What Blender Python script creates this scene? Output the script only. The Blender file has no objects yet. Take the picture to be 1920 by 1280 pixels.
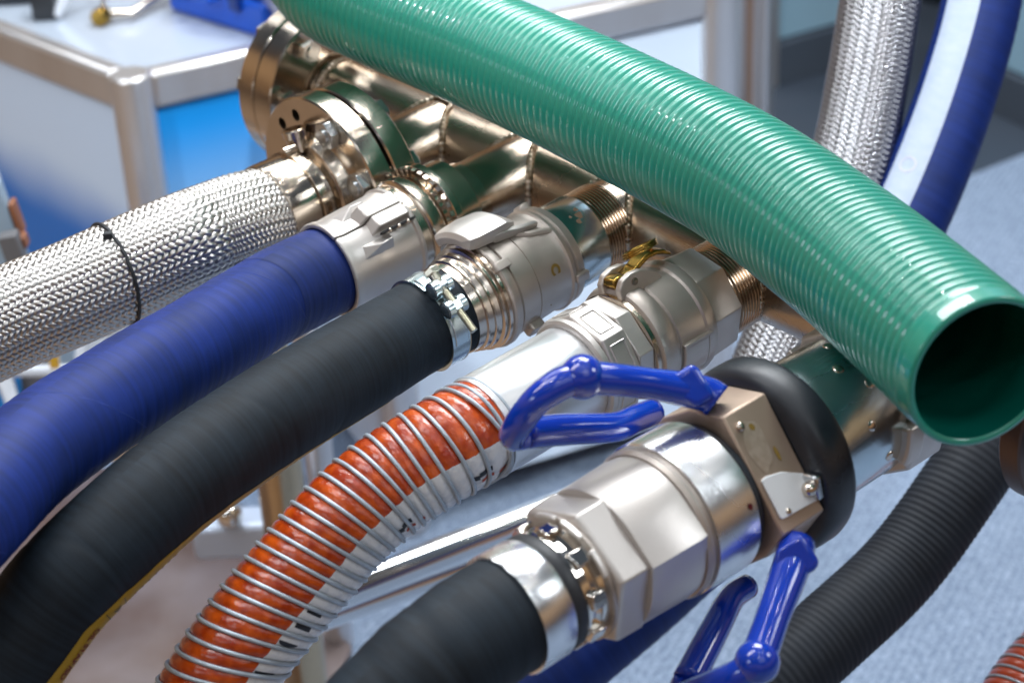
import bpy, math, random
import numpy as np
from mathutils import Vector, Matrix
random.seed(7); RNG = np.random.default_rng(7)
R = math.radians
SC = bpy.context.scene
COL = SC.collection

# ------------------------------------------------------------------ camera, world, lamps, exposure
PITCH, ROLL, FPX, CAMZ = R(29.5), R(-3.0), 3700.0, 1.65
camd = bpy.data.cameras.new('camera'); cam = bpy.data.objects.new('camera', camd); COL.objects.link(cam)
CM = Matrix.Rotation(math.pi/2-PITCH, 3, 'X') @ Matrix.Rotation(ROLL, 3, 'Z')
cam.matrix_world = Matrix.Translation((0, 0, CAMZ)) @ CM.to_4x4()
camd.sensor_width = 36.0; camd.lens = FPX/1920*36.0; camd.clip_end = 100; camd.clip_start = 0.05
camd.dof.use_dof = True; camd.dof.focus_distance = 1.53; camd.dof.aperture_fstop = 5.6
SC.camera = cam
vs = SC.view_settings
vs.view_transform = 'Standard'; vs.look = 'None'; vs.exposure = 0.0; vs.gamma = 1.0; vs.use_curve_mapping = False
try:
    SC.cycles.use_denoising = True; SC.cycles.max_bounces = 8
except Exception: pass

W = bpy.data.worlds.new('World'); SC.world = W; W.use_nodes = True
nt = W.node_tree; nt.nodes.clear()
def N(nt, t, **k):
    n = nt.nodes.new(t)
    for a, b in k.items(): setattr(n, a, b)
    return n
wo = N(nt, 'ShaderNodeOutputWorld'); wb = N(nt, 'ShaderNodeBackground'); wb.inputs[1].default_value = 0.72
wtc = N(nt, 'ShaderNodeTexCoord'); wsx = N(nt, 'ShaderNodeSeparateXYZ'); wr = N(nt, 'ShaderNodeValToRGB')
wn = N(nt, 'ShaderNodeTexNoise'); wn.inputs['Scale'].default_value = 2.2; wn.inputs['Detail'].default_value = 3
wm = N(nt, 'ShaderNodeMath', operation='MULTIPLY_ADD'); wm.inputs[1].default_value = 0.5; wm.inputs[2].default_value = 0.25
wa = N(nt, 'ShaderNodeMath', operation='MULTIPLY_ADD'); wa.inputs[1].default_value = 0.34
nt.links.new(wtc.outputs['Generated'], wsx.inputs[0]); nt.links.new(wtc.outputs['Generated'], wn.inputs['Vector'])
nt.links.new(wsx.outputs['Z'], wm.inputs[0]); nt.links.new(wn.outputs['Fac'], wa.inputs[0]); nt.links.new(wm.outputs[0], wa.inputs[2])
nt.links.new(wa.outputs[0], wr.inputs[0]); nt.links.new(wr.outputs[0], wb.inputs[0]); nt.links.new(wb.outputs[0], wo.inputs[0])
cr = wr.color_ramp
cr.elements[0].position = 0.10; cr.elements[0].color = (0.10, 0.13, 0.19, 1)
cr.elements[1].position = 0.95; cr.elements[1].color = (0.20, 0.24, 0.30, 1)
for p_, c_ in ((0.34, (0.10, 0.09, 0.10, 1)), (0.44, (0.30, 0.185, 0.105, 1)), (0.56, (0.58, 0.38, 0.22, 1)), (0.64, (0.10, 0.085, 0.08, 1)), (0.78, (0.09, 0.12, 0.16, 1))):
    e = cr.elements.new(p_); e.color = c_

def area(name, loc, tgt, sx, sy, watt, col):
    l = bpy.data.lights.new(name, 'AREA'); l.shape = 'RECTANGLE'; l.size = sx; l.size_y = sy; l.energy = watt; l.color = col
    o = bpy.data.objects.new(name, l); COL.objects.link(o); o.location = loc
    o.rotation_euler = (Vector(tgt)-Vector(loc)).to_track_quat('-Z', 'Y').to_euler(); return o
area('hall_softbox_lamp', (0.5, 2.9, 3.3), (0.1, 1.5, 0.8), 1.5, 1.1, 84, (0.93, 0.97, 1.0))
area('hall_row_lamp', (-0.9, 4.4, 3.9), (0.0, 1.6, 0.8), 3.2, 0.45, 60, (0.95, 0.98, 1.0))
area('hall_strip_lamp', (-1.3, 1.2, 3.2), (0.0, 1.5, 0.8), 0.35, 1.8, 26, (0.95, 0.97, 1.0))
area('front_fill_lamp', (1.2, -1.2, 3.4), (0.2, 1.9, 0.6), 2.0, 1.6, 9, (0.93, 0.97, 1.0))  # unseen soft fill added to lift the panels facing the camera
area('background_fill_lamp', (2.3, 0.9, 2.5), (0.5, 3.0, 0.3), 0.9, 0.6, 17, (0.90, 0.95, 1.0))  # added fill that brightens the upright panels in the background
area('side_fill_lamp', (-2.6, -0.6, 2.4), (0.0, 1.6, 0.8), 1.0, 0.5, 9, (0.80, 0.90, 1.0))  # extra fill from the left, added for the upright surfaces
def spot(loc, tgt, watt, cone, col):  # unseen spots added to brighten the counter panels
    l = bpy.data.lights.new('panel_fill_spot', 'SPOT'); l.energy = watt; l.spot_size = R(cone); l.spot_blend = .8; l.shadow_soft_size = .06; l.color = col
    o = bpy.data.objects.new('panel_fill_spot', l); COL.objects.link(o); o.location = loc; o.rotation_euler = (Vector(tgt)-Vector(loc)).to_track_quat('-Z', 'Y').to_euler()
spot((1.2, 0.9, 3.5), (-.15, 2.95, .35), 260, 26, (.86, .94, 1))
spot((-2.2, 0.3, 2.9), (-.75, 2.75, .40), 170, 26, (.84, .93, 1))
spot((0.1, -0.4, 3.5), (.30, 2.6, .45), 280, 19, (.88, .95, 1))
for i_ in range(4):
    for j_ in range(5):
        l = bpy.data.lights.new('hall_spot_lamp', 'POINT'); l.energy = 10.0; l.shadow_soft_size = 0.020; l.color = (1, .96, .9) if (i_+j_) % 3 else (.9, .95, 1)
        o = bpy.data.objects.new('hall_spot_lamp', l); COL.objects.link(o); o.location = (-1.9+1.05*i_+.1*j_, -0.6+1.15*j_, 3.6+0.15*((i_*3+j_) % 3))

# ------------------------------------------------------------------ helpers
def ray(x, y): return CM @ Vector(((x-960)/FPX, -(y-640)/FPX, -1.0))
def P(x, y, d): return Vector((0, 0, CAMZ)) + ray(x, y)*d           # a point d metres deep at a place in the photo
def onz(x, y, z):
    r = ray(x, y); return Vector((0, 0, CAMZ)) + r*((z-CAMZ)/r.z)

def tag(o, label=None, cat=None, group=None, kind=None):
    if label: o['label'] = label
    if cat: o['category'] = cat
    if group: o['group'] = group
    if kind: o['kind'] = kind
    return o
def empty(name, loc=(0, 0, 0), label=None, cat=None, group=None, mat=None):
    o = bpy.data.objects.new(name, None); COL.objects.link(o); o.empty_display_size = .05
    if mat is not None: o.matrix_world = mat
    else: o.location = loc
    return tag(o, label, cat, group)

class MB:
    """collects verts / faces / uvs for ONE mesh object"""
    def __init__(s): s.v = []; s.f = []; s.uv = None; s.nv = 0
    def add(s, V, F):
        k = s.nv; s.v.extend([tuple(map(float, p)) for p in V]); s.f.extend([tuple(i+k for i in f) for f in F]); s.nv += len(V); return s
    def box(s, c, sz, M=None):
        x, y, z = [a/2 for a in sz]; c = Vector(c)
        V = [Vector((i*x, j*y, k*z)) for i in (-1, 1) for j in (-1, 1) for k in (-1, 1)]
        V = [(M @ p if M is not None else p)+c for p in V]
        return s.add(V, [(0, 1, 3, 2), (4, 6, 7, 5), (0, 4, 5, 1), (2, 3, 7, 6), (0, 2, 6, 4), (1, 5, 7, 3)])
    def lathe(s, prof, seg=64, closed=False, a0=0, a1=None, rot=0):
        """revolve (w, r) profile about local X"""
        full = a1 is None; n = seg if full else seg+1
        V = []; F = []
        for w, r in prof:
            for i in range(n):
                a = rot+(2*math.pi*i/seg if full else a0+(a1-a0)*i/seg)
                V.append((w, r*math.cos(a), r*math.sin(a)))
        m = len(prof)
        for j in range(m-1 if not closed else m):
            k = (j+1) % m
            for i in range(seg):
                i2 = (i+1) % n
                F.append((j*n+i, j*n+i2, k*n+i2, k*n+i))
        return s.add(V, F)
    def tube(s, pts, rad, seg=12, cap=True, flat=None):
        pts = [Vector(p) for p in pts]; n = len(pts)
        if not hasattr(rad, '__len__'): rad = [rad]*n
        V = []; F = []; u = None
        for i, p in enumerate(pts):
            t = (pts[min(i+1, n-1)]-pts[max(i-1, 0)]).normalized()
            if u is None: u = t.orthogonal().normalized()
            u = (u-t*u.dot(t)).normalized(); v = t.cross(u)
            for k in range(seg):
                a = 2*math.pi*k/seg; V.append(p+(u*math.cos(a)+v*math.sin(a))*rad[i])
        for i in range(n-1):
            for k in range(seg):
                k2 = (k+1) % seg; F.append((i*seg+k, i*seg+k2, (i+1)*seg+k2, (i+1)*seg+k))
        if cap: F.append(tuple(range(seg))[::-1]); F.append(tuple((n-1)*seg+k for k in range(seg)))
        return s.add(V, F)
    def ball(s, c, r, seg=20, rings=12, sc=(1, 1, 1)):
        c = Vector(c); V = [c+Vector((0, 0, r*sc[2]))]; F = []
        for j in range(1, rings):
            ph = math.pi*j/rings
            for k in range(seg):
                a = 2*math.pi*k/seg; V.append(c+Vector((math.sin(ph)*math.cos(a)*r*sc[0], math.sin(ph)*math.sin(a)*r*sc[1], math.cos(ph)*r*sc[2])))
        V.append(c-Vector((0, 0, r*sc[2]))); L = len(V)-1
        for k in range(seg):
            k2 = (k+1) % seg; F.append((0, 1+k, 1+k2)); F.append((L, L-seg+k2, L-seg+k))
            for j in range(rings-2): F.append((1+j*seg+k, 1+(j+1)*seg+k, 1+(j+1)*seg+k2, 1+j*seg+k2))
        return s.add(V, F)
    def prism(s, poly, h0, h1, M=None, c=(0, 0, 0)):
        """extrude polygon (x,y) from z=h0 to h1"""
        n = len(poly); c = Vector(c)
        V = [Vector((x, y, h0)) for x, y in poly]+[Vector((x, y, h1)) for x, y in poly]
        V = [(M @ p if M is not None else p)+c for p in V]
        return s.add(V, [tuple(range(n))[::-1], tuple(range(n, 2*n))]+[(i, (i+1) % n, n+(i+1) % n, n+i) for i in range(n)])
    def npoly(s, st, n, rot=0.0):
        """loft of n-gons along X: stations (w, circumradius), capped"""
        V = []; F = []
        for w, r in st:
            for i in range(n):
                a = rot+2*math.pi*i/n; V.append((w, r*math.cos(a), r*math.sin(a)))
        for j in range(len(st)-1):
            for i in range(n):
                i2 = (i+1) % n; F.append((j*n+i, j*n+i2, (j+1)*n+i2, (j+1)*n+i))
        F.append(tuple(range(n))[::-1]); F.append(tuple((len(st)-1)*n+i for i in range(n)))
        return s.add(V, F)
    def sector(s, st, seg=12):
        """curved block about X: stations (w, rin, rout, a0, a1)"""
        V = []; F = []; m = 2*(seg+1)
        for w, ri, ro, a0, a1 in st:
            for r in (ri, ro):
                for i in range(seg+1):
                    a = a0+(a1-a0)*i/seg; V.append((w, r*math.cos(a), r*math.sin(a)))
        for j in range(len(st)-1):
            b0, b1 = j*m, (j+1)*m
            for i in range(seg):
                F.append((b0+seg+1+i, b0+seg+2+i, b1+seg+2+i, b1+seg+1+i)); F.append((b0+i, b1+i, b1+i+1, b0+i+1))
            F.append((b0, b0+seg+1, b1+seg+1, b1)); F.append((b0+seg, b1+seg, b1+2*seg+1, b0+2*seg+1))
        for b, fl in ((0, 0), ((len(st)-1)*m, 1)):
            for i in range(seg):
                q = (b+i, b+i+1, b+seg+2+i, b+seg+1+i); F.append(q if not fl else q[::-1])
        return s.add(V, F)
    def obj(s, name, mat, parent=None, bevel=0, smooth=35, M=None, seg=2):
        me = bpy.data.meshes.new(name); me.from_pydata(s.v, [], s.f); me.update()
        import bmesh
        bm = bmesh.new(); bm.from_mesh(me); bmesh.ops.recalc_face_normals(bm, faces=bm.faces); bm.to_mesh(me); bm.free()
        o = link(name, me, mat, parent, smooth)
        if bevel:
            b = o.modifiers.new('bevel', 'BEVEL'); b.width = bevel; b.segments = seg; b.limit_method = 'ANGLE'; b.angle_limit = R(30)
        if M is not None: o.matrix_local = M
        return o
def link(name, me, mat, parent=None, smooth=35):
    me.shade_smooth()
    if smooth and smooth < 180: me.set_sharp_from_angle(angle=R(smooth))
    for m in (mat if isinstance(mat, (list, tuple)) else [mat]): me.materials.append(m)
    o = bpy.data.objects.new(name, me); COL.objects.link(o)
    if parent is not None: o.parent = parent
    return o
def copyobj(o, parent=None, loc=None):
    c = o.copy(); COL.objects.link(c)
    if parent is not None: c.parent = parent
    if loc is not None: c.location = loc
    return c

class Path:
    def __init__(s, pts, ref=(0, 0, 1), n=400):
        p = np.array([list(q) for q in pts], float)
        e = np.vstack([2*p[0]-p[1], p, 2*p[-1]-p[-2]])
        out = []
        for i in range(1, len(e)-2):
            t = np.linspace(0, 1, 40, endpoint=(i == len(e)-3))[:, None]
            a, b, c, d = e[i-1], e[i], e[i+1], e[i+2]
            out.append(.5*((2*b)+(-a+c)*t+(2*a-5*b+4*c-d)*t**2+(-a+3*b-3*c+d)*t**3))
        q = np.vstack(out)
        for _ in range(12): q[1:-1] = .25*q[:-2]+.5*q[1:-1]+.25*q[2:]
        L = np.concatenate([[0], np.cumsum(np.linalg.norm(np.diff(q, axis=0), axis=1))])
        s.L = L[-1]; s.q = q; s.l = L; s.ref = np.array(ref, float)
    def at(s, w):
        """points, tangents, frame vectors at arc lengths w"""
        w = np.asarray(w, float); h = .004
        f = lambda x: np.stack([np.interp(x, s.l, s.q[:, k]) for k in range(3)], -1)
        p = f(np.clip(w, 0, s.L)); t = f(np.clip(w+h, 0, s.L))-f(np.clip(w-h, 0, s.L)); t /= np.linalg.norm(t, axis=-1, keepdims=True)
        p = p+t*(w-np.clip(w, 0, s.L))[..., None]
        u = s.ref-t*(t@s.ref)[..., None]; u /= np.linalg.norm(u, axis=-1, keepdims=True)
        return p, t, u, np.cross(t, u)
    def surf(s, w, a, r):
        p, t, u, v = s.at(w)
        return p+(u*np.cos(a)[..., None]+v*np.sin(a)[..., None])*np.asarray(r)[..., None]
def gridmesh(name, V, closed_v=True, uv=None):
    nu, nv = V.shape[:2]
    me = bpy.data.meshes.new(name)
    I = np.arange(nu*nv).reshape(nu, nv)
    if closed_v: J = np.concatenate([I, I[:, :1]], 1)
    else: J = I
    F = np.stack([J[:-1, :-1], J[1:, :-1], J[1:, 1:], J[:-1, 1:]], -1).reshape(-1, 4)
    me.vertices.add(nu*nv); me.vertices.foreach_set('co', V.reshape(-1).astype(np.float32))
    me.loops.add(F.size); me.loops.foreach_set('vertex_index', F.reshape(-1).astype(np.int32))
    me.polygons.add(len(F)); me.polygons.foreach_set('loop_start', (np.arange(len(F))*4).astype(np.int32))
    me.update(calc_edges=True)
    if uv is not None:
        a, w = uv     # a: nv(+1) angles/2pi, w: nu lengths
        na = len(a)
        A = np.broadcast_to(a[None, :], (nu, na)); Wd = np.broadcast_to(w[:, None], (nu, na))
        U = np.stack([A, Wd], -1)
        LU = np.stack([U[:-1, :-1], U[1:, :-1], U[1:, 1:], U[:-1, 1:]], 2).reshape(-1, 2)
        l = me.uv_layers.new(name='UVMap'); l.data.foreach_set('uv', LU.reshape(-1).astype(np.float32))
    return me
def hose_tube(name, path, rfun, mat, parent=None, nth=72, ds=.004, w0=0, w1=None, skew=None, smooth=0):
    w1 = path.L if w1 is None else w1
    n = max(2, int((w1-w0)/ds)); w = np.linspace(w0, w1, n+1); a = np.linspace(0, 2*math.pi, nth, endpoint=False)
    WW, AA = np.meshgrid(w, a, indexing='ij')
    r = rfun(WW, AA) if callable(rfun) else np.full_like(WW, rfun)
    WS = WW+(skew(WW, AA) if skew else 0)
    me = gridmesh(name, path.surf(WS, AA, r), True, (np.linspace(0, 1, nth+1), w))
    return link(name, me, mat, parent, smooth)
def ribbons(name, path, Rr, nc, turns_per_m, w0, w1, hgt, width, mat, parent, per=3, cs=4):
    """two families of flat wire bundles woven over and under each other round a hose"""
    Vs = []; Fs = []; base = 0; k = 2*math.pi*turns_per_m
    L = w1-w0; nx = nc*2*turns_per_m*L; n = int(nx*per)
    w = np.linspace(w0, w1, n)
    UV = []
    for fam in (1, -1):
        for j in range(nc):
            a = fam*k*(w-w0)+2*math.pi*j/nc
            m = j+fam*nc*k*(w-w0)/math.pi          # number of the ribbon of the other family met here
            h = fam*np.sin(math.pi/2*(j+m)+math.pi/4)*hgt
            for q in range(cs):
                x = (q/(cs-1)-.5)*width
                bul = (1-(2*q/(cs-1)-1)**2)*hgt*.75
                # offset across the ribbon: perpendicular to its run on the unrolled surface
                slope = fam*k*Rr; nrm = math.hypot(1, slope)
                wq = w - x*slope/nrm; aq = a + x/nrm/Rr
                Vs.append(path.surf(wq, aq, Rr+h+bul))
            idx = base+np.arange(cs*n).reshape(cs, n)
            F = np.stack([idx[:-1, :-1], idx[:-1, 1:], idx[1:, 1:], idx[1:, :-1]], -1).reshape(-1, 4)
            Fs.append(F); base += cs*n
            u_ = np.broadcast_to(np.linspace(0, 1, cs)[:, None], (cs, n)); v_ = np.broadcast_to((w*60)[None], (cs, n)); U = np.stack([u_, v_], -1)
            UV.append(np.stack([U[:-1, :-1], U[:-1, 1:], U[1:, 1:], U[1:, :-1]], 2).reshape(-1, 2))
    V = np.concatenate(Vs).reshape(-1, 3); F = np.concatenate(Fs)
    me = bpy.data.meshes.new(name)
    me.vertices.add(len(V)); me.vertices.foreach_set('co', V.reshape(-1).astype(np.float32))
    me.loops.add(F.size); me.loops.foreach_set('vertex_index', F.reshape(-1).astype(np.int32))
    me.polygons.add(len(F)); me.polygons.foreach_set('loop_start', (np.arange(len(F))*4).astype(np.int32))
    me.update(calc_edges=True)
    l = me.uv_layers.new(name='UVMap'); l.data.foreach_set('uv', np.concatenate(UV).reshape(-1).astype(np.float32))
    return tag(link(name, me, mat, parent, 0), kind='stuff')
def wrap_poly(mb, path, poly, w0, a0, rf, rr, flip=1, mirror=1, step=.002):
    """lay a flat shape (triangulated polys: verts (x,y), faces) on a hose; x runs along, y round it"""
    V, F = poly
    w = np.array([w0+flip*v[0] for v in V]); a = np.array([a0+mirror*v[1]/rr for v in V])
    r = rf(w, a) if callable(rf) else np.full_like(w, rf)
    mb.add(path.surf(w, a, r), F)
def subdiv_poly(V, F, n=2):
    import bmesh
    me = bpy.data.meshes.new('t'); me.from_pydata([(x, y, 0) for x, y in V], [], F); bm = bmesh.new(); bm.from_mesh(me)
    bmesh.ops.triangulate(bm, faces=bm.faces)
    for _ in range(n): bmesh.ops.subdivide_edges(bm, edges=bm.edges, cuts=1, use_grid_fill=True)
    V2 = [(v.co.x, v.co.y) for v in bm.verts]; F2 = [tuple(v.index for v in f.verts) for f in bm.faces]; bm.free(); bpy.data.meshes.remove(me)
    return V2, F2
def text_poly(txt, size, bold=0.0, xs=1.0):
    c = bpy.data.curves.new('t', 'FONT'); c.body = txt; c.size = size; c.offset = bold; c.align_x = 'LEFT'
    o = bpy.data.objects.new('t', c); COL.objects.link(o); bpy.context.view_layer.update()
    me = o.evaluated_get(bpy.context.evaluated_depsgraph_get()).to_mesh()
    V = [(v.co.x*xs, v.co.y) for v in me.vertices]; F = [tuple(p.vertices) for p in me.polygons]
    bpy.data.objects.remove(o); bpy.data.curves.remove(c)
    return V, F

# ------------------------------------------------------------------ materials
def mat(name, col=(.8, .8, .8), rough=.5, metal=0., bump=None, var=None, coat=0., spec=None, sss=None, aniso=0., rvar=None, coord='Object', em=None):
    """bump=(scale, strength, stretch xyz) var=(scale, amount, colour2) rvar=(scale, amount)"""
    m = bpy.data.materials.new(name); m.use_nodes = True; t = m.node_tree; b = t.nodes['Principled BSDF']
    b.inputs['Base Color'].default_value = (*col, 1); b.inputs['Roughness'].default_value = rough; b.inputs['Metallic'].default_value = metal
    b.inputs['Coat Weight'].default_value = coat; b.inputs['Coat Roughness'].default_value = .08
    if spec is not None: b.inputs['Specular IOR Level'].default_value = spec
    if aniso: b.inputs['Anisotropic'].default_value = aniso
    tc = N(t, 'ShaderNodeTexCoord')
    def noise(scale, stretch=(1, 1, 1), detail=4, rot=None):
        mp = N(t, 'ShaderNodeMapping'); mp.inputs['Scale'].default_value = stretch
        t.links.new(tc.outputs['UV' if coord == 'UV' else 'Object'], mp.inputs[0])
        n = N(t, 'ShaderNodeTexNoise'); n.inputs['Scale'].default_value = scale; n.inputs['Detail'].default_value = detail
        t.links.new(mp.outputs[0], n.inputs['Vector']); return n
    if var:
        n = noise(var[0], var[3] if len(var) > 3 else (1, 1, 1)); rp = N(t, 'ShaderNodeValToRGB'); rp.color_ramp.elements[0].position = .5-.5*var[1] if var[1] < 1 else .0
        rp.color_ramp.elements[0].position = max(0, .52-.2/max(var[1], .05)*.5); rp.color_ramp.elements[1].position = min(1, .52+.2/max(var[1], .05)*.5)
        rp.color_ramp.elements[0].color = (*col, 1); rp.color_ramp.elements[1].color = (*var[2], 1)
        t.links.new(n.outputs['Fac'], rp.inputs[0]); t.links.new(rp.outputs[0], b.inputs['Base Color'])
    if rvar:
        n = noise(rvar[0], rvar[2] if len(rvar) > 2 else (1, 1, 1)); mr = N(t, 'ShaderNodeMapRange'); mr.inputs['From Min'].default_value = .3; mr.inputs['From Max'].default_value = .7
        mr.inputs['To Min'].default_value = max(.02, rough-rvar[1]); mr.inputs['To Max'].default_value = rough+rvar[1]
        t.links.new(n.outputs['Fac'], mr.inputs[0]); t.links.new(mr.outputs[0], b.inputs['Roughness'])
    if bump:
        n = noise(bump[0], bump[2] if len(bump) > 2 else (1, 1, 1), 6); bp = N(t, 'ShaderNodeBump'); bp.inputs['Strength'].default_value = bump[1]; bp.inputs['Distance'].default_value = bump[3] if len(bump) > 3 else .0005
        t.links.new(n.outputs['Fac'], bp.inputs['Height']); t.links.new(bp.outputs[0], b.inputs['Normal'])
    m['b'] = 1
    return m
STEEL = mat('polished_steel', (.68, .60, .51), .17, 1., bump=(220, .35, (6, .4, .4), .0002), rvar=(25, .07), var=(6, .5, (.54, .46, .37)))
STEELT = mat('turned_steel', (.66, .58, .50), .17, 1., bump=(300, .25, (9, .6, .6), .0002), rvar=(18, .06))
THRM = mat('bronze_toned_thread', (.46, .36, .27), .2, 1.)
PIPE = mat('brushed_pipe_steel', (.60, .50, .40), .24, 1., bump=(40, .35, (2, 30, 30), .0004), rvar=(12, .08), var=(7, .6, (.44, .35, .26)))
WELD = mat('weld_bead', (.62, .52, .42), .3, 1., bump=(500, .4), var=(90, .8, (.25, .17, .10)))
ZINC = mat('zinc_plate', (.66, .76, .80), .22, 1., bump=(70, .25, (1, 3, 3), .0005), rvar=(16, .1), var=(30, .35, (.50, .60, .64)))
CAST = mat('cast_aluminium', (.60, .54, .49), .42, .72, bump=(900, .35, (1, 1, 1), .0003), var=(14, .5, (.46, .41, .37)), rvar=(30, .08))
CASTL = mat('pale_cast_aluminium', (.66, .63, .60), .42, .66, bump=(700, .3, (1, 1, 1), .0003), var=(10, .4, (.54, .50, .47)), rvar=(25, .08))
ALU = mat('machined_aluminium', (.88, .89, .90), .27, 1., bump=(260, .5, (6, .3, .3), .0003), rvar=(14, .05))
SLEEVE = mat('smooth_aluminium_sleeve', (.84, .85, .86), .36, .85, bump=(40, .12, (.5, 8, 8), .0006), var=(24, .35, (.74, .75, .77), (.4, 3, 3)), rvar=(20, .08, (.4, 4, 4)))
CHROME = mat('chrome_clamp', (.80, .76, .70), .08, 1., bump=(90, .2))
BRASS = mat('brass', (.48, .30, .07), .24, 1., bump=(120, .2), var=(40, .5, (.30, .18, .035)))
BOLTM = mat('yellow_zinc_bolt', (.70, .67, .56), .3, 1., bump=(400, .2))
BLACKR = mat('black_rubber', (.012, .014, .018), .5, 0., bump=(120, .25, (1, 1, 1), .0008), var=(18, .5, (.028, .032, .04)), rvar=(20, .1))
TYRE = mat('black_rubber_guard', (.010, .013, .019), .40, 0., bump=(60, .2, (1, 1, 1), .001), var=(30, .6, (.024, .029, .038)), rvar=(24, .14))
DARK = mat('dark_gap', (.01, .01, .011), .7)
BLUEP = mat('blue_coated_handle', (.002, .045, .46), .16, 0., bump=(60, .3, (1, 1, 1), .0012), coat=.7, var=(20, .4, (.003, .03, .36)))
WIREG = mat('galvanised_wire', (.46, .53, .60), .45, .4, bump=(300, .2), var=(60, .6, (.34, .38, .42)))
BRAID = mat('steel_braid', (.60, .575, .55), .30, 1.)
BRAID2 = mat('shaded_steel_braid', (.34, .34, .36), .28, 1.)  # braid steel darkened: shade on the hanging hose put into the colour
CORE = mat('braid_core', (.03, .028, .026), .8)
STRIPE = mat('yellow_stripe', (.42, .26, .004), .55, 0., var=(300, .3, (.33, .2, .003)))
REDINK = mat('dark_red_print', (.16, .02, .003), .6)
BLACKINK = mat('black_print', (.012, .013, .018), .5)
ORINK = mat('orange_print', (.42, .045, .008), .5)
OCHRE = mat('ochre_mark', (.25, .16, .03), .5)
REDDOT = mat('red_dot', (.12, .005, .008), .5)

def wrap_hose_mat(name, c1, c2, rough, ring=90., amt=.5):
    """fabric-wrapped rubber: fine bands round the hose (UV: x round, y along in metres)"""
    m = bpy.data.materials.new(name); m.use_nodes = True; t = m.node_tree; b = t.nodes['Principled BSDF']
    uv = N(t, 'ShaderNodeTexCoord')
    def nz(sc, stretch, det=5, w=0):
        mp = N(t, 'ShaderNodeMapping'); mp.inputs['Scale'].default_value = stretch; mp.inputs['Location'].default_value = (w, w, w); mp.inputs['Rotation'].default_value = (0, 0, 0)
        t.links.new(uv.outputs['UV'], mp.inputs[0]); n = N(t, 'ShaderNodeTexNoise'); n.inputs['Scale'].default_value = sc; n.inputs['Detail'].default_value = det
        t.links.new(mp.outputs[0], n.inputs['Vector']); return n
    n1 = nz(1, (2.5, ring, 1), 4); n2 = nz(1, (7, 22, 1), 8, 3.3); n3 = N(t, 'ShaderNodeTexNoise'); n3.inputs['Scale'].default_value = 900; t.links.new(uv.outputs['Object'], n3.inputs['Vector'])
    mx = N(t, 'ShaderNodeMath', operation='MULTIPLY_ADD'); mx.inputs[1].default_value = amt; t.links.new(n1.outputs['Fac'], mx.inputs[0])
    sc = N(t, 'ShaderNodeMath', operation='MULTIPLY'); sc.inputs[1].default_value = 1-amt; t.links.new(n2.outputs['Fac'], sc.inputs[0]); t.links.new(sc.outputs[0], mx.inputs[2])
    rp = N(t, 'ShaderNodeValToRGB'); rp.color_ramp.elements[0].position = .36; rp.color_ramp.elements[1].position = .64
    rp.color_ramp.elements[0].color = (*c1, 1); rp.color_ramp.elements[1].color = (*c2, 1)
    t.links.new(mx.outputs[0], rp.inputs[0]); t.links.new(rp.outputs[0], b.inputs['Base Color'])
    ad = N(t, 'ShaderNodeMath', operation='MULTIPLY_ADD'); ad.inputs[1].default_value = .35; t.links.new(n3.outputs['Fac'], ad.inputs[0]); t.links.new(n1.outputs['Fac'], ad.inputs[2])
    bp = N(t, 'ShaderNodeBump'); bp.inputs['Strength'].default_value = .6; bp.inputs['Distance'].default_value = .0004
    t.links.new(ad.outputs[0], bp.inputs['Height']); t.links.new(bp.outputs[0], b.inputs['Normal']); b.inputs['Roughness'].default_value = rough
    b.inputs['Specular IOR Level'].default_value = .3; b.inputs['Sheen Roughness'].default_value = .4
    return m
BLUEHOSE = wrap_hose_mat('blue_wrapped_rubber', (.001, .014, .10), (.005, .028, .22), .6, 230)
BLACKHOSE = wrap_hose_mat('black_wrapped_rubber', (.002, .005, .009), (.009, .018, .029), .66, 260)
RIBBED = wrap_hose_mat('black_ribbed_rubber', (.006, .009, .015), (.014, .019, .028), .65, 40)
NAVY = wrap_hose_mat('navy_wrapped_rubber', (.001, .014, .10), (.002, .022, .17), .55, 200)

def green_mat():
    m = mat('green_pvc', (.010, .275, .195), .38, 0., coat=1.0)
    t = m.node_tree; b = t.nodes['Principled BSDF']; b.inputs['Coat Roughness'].default_value = .04
    b.inputs['Subsurface Weight'].default_value = .25; b.inputs['Subsurface Radius'].default_value = (.3, 1, .7); b.inputs['Subsurface Scale'].default_value = .002
    n = N(t, 'ShaderNodeTexNoise'); n.inputs['Scale'].default_value = 260; n.inputs['Detail'].default_value = 3
    tc = N(t, 'ShaderNodeTexCoord'); t.links.new(tc.outputs['Object'], n.inputs['Vector'])
    bp = N(t, 'ShaderNodeBump'); bp.inputs['Strength'].default_value = .2; bp.inputs['Distance'].default_value = .0004
    t.links.new(n.outputs['Fac'], bp.inputs['Height']); t.links.new(bp.outputs[0], b.inputs['Normal'])
    return m
GREEN = green_mat()
COMP_C, COMP_H = 4.30, .74           # centre and half width of the white band (angle round the hose)
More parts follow.
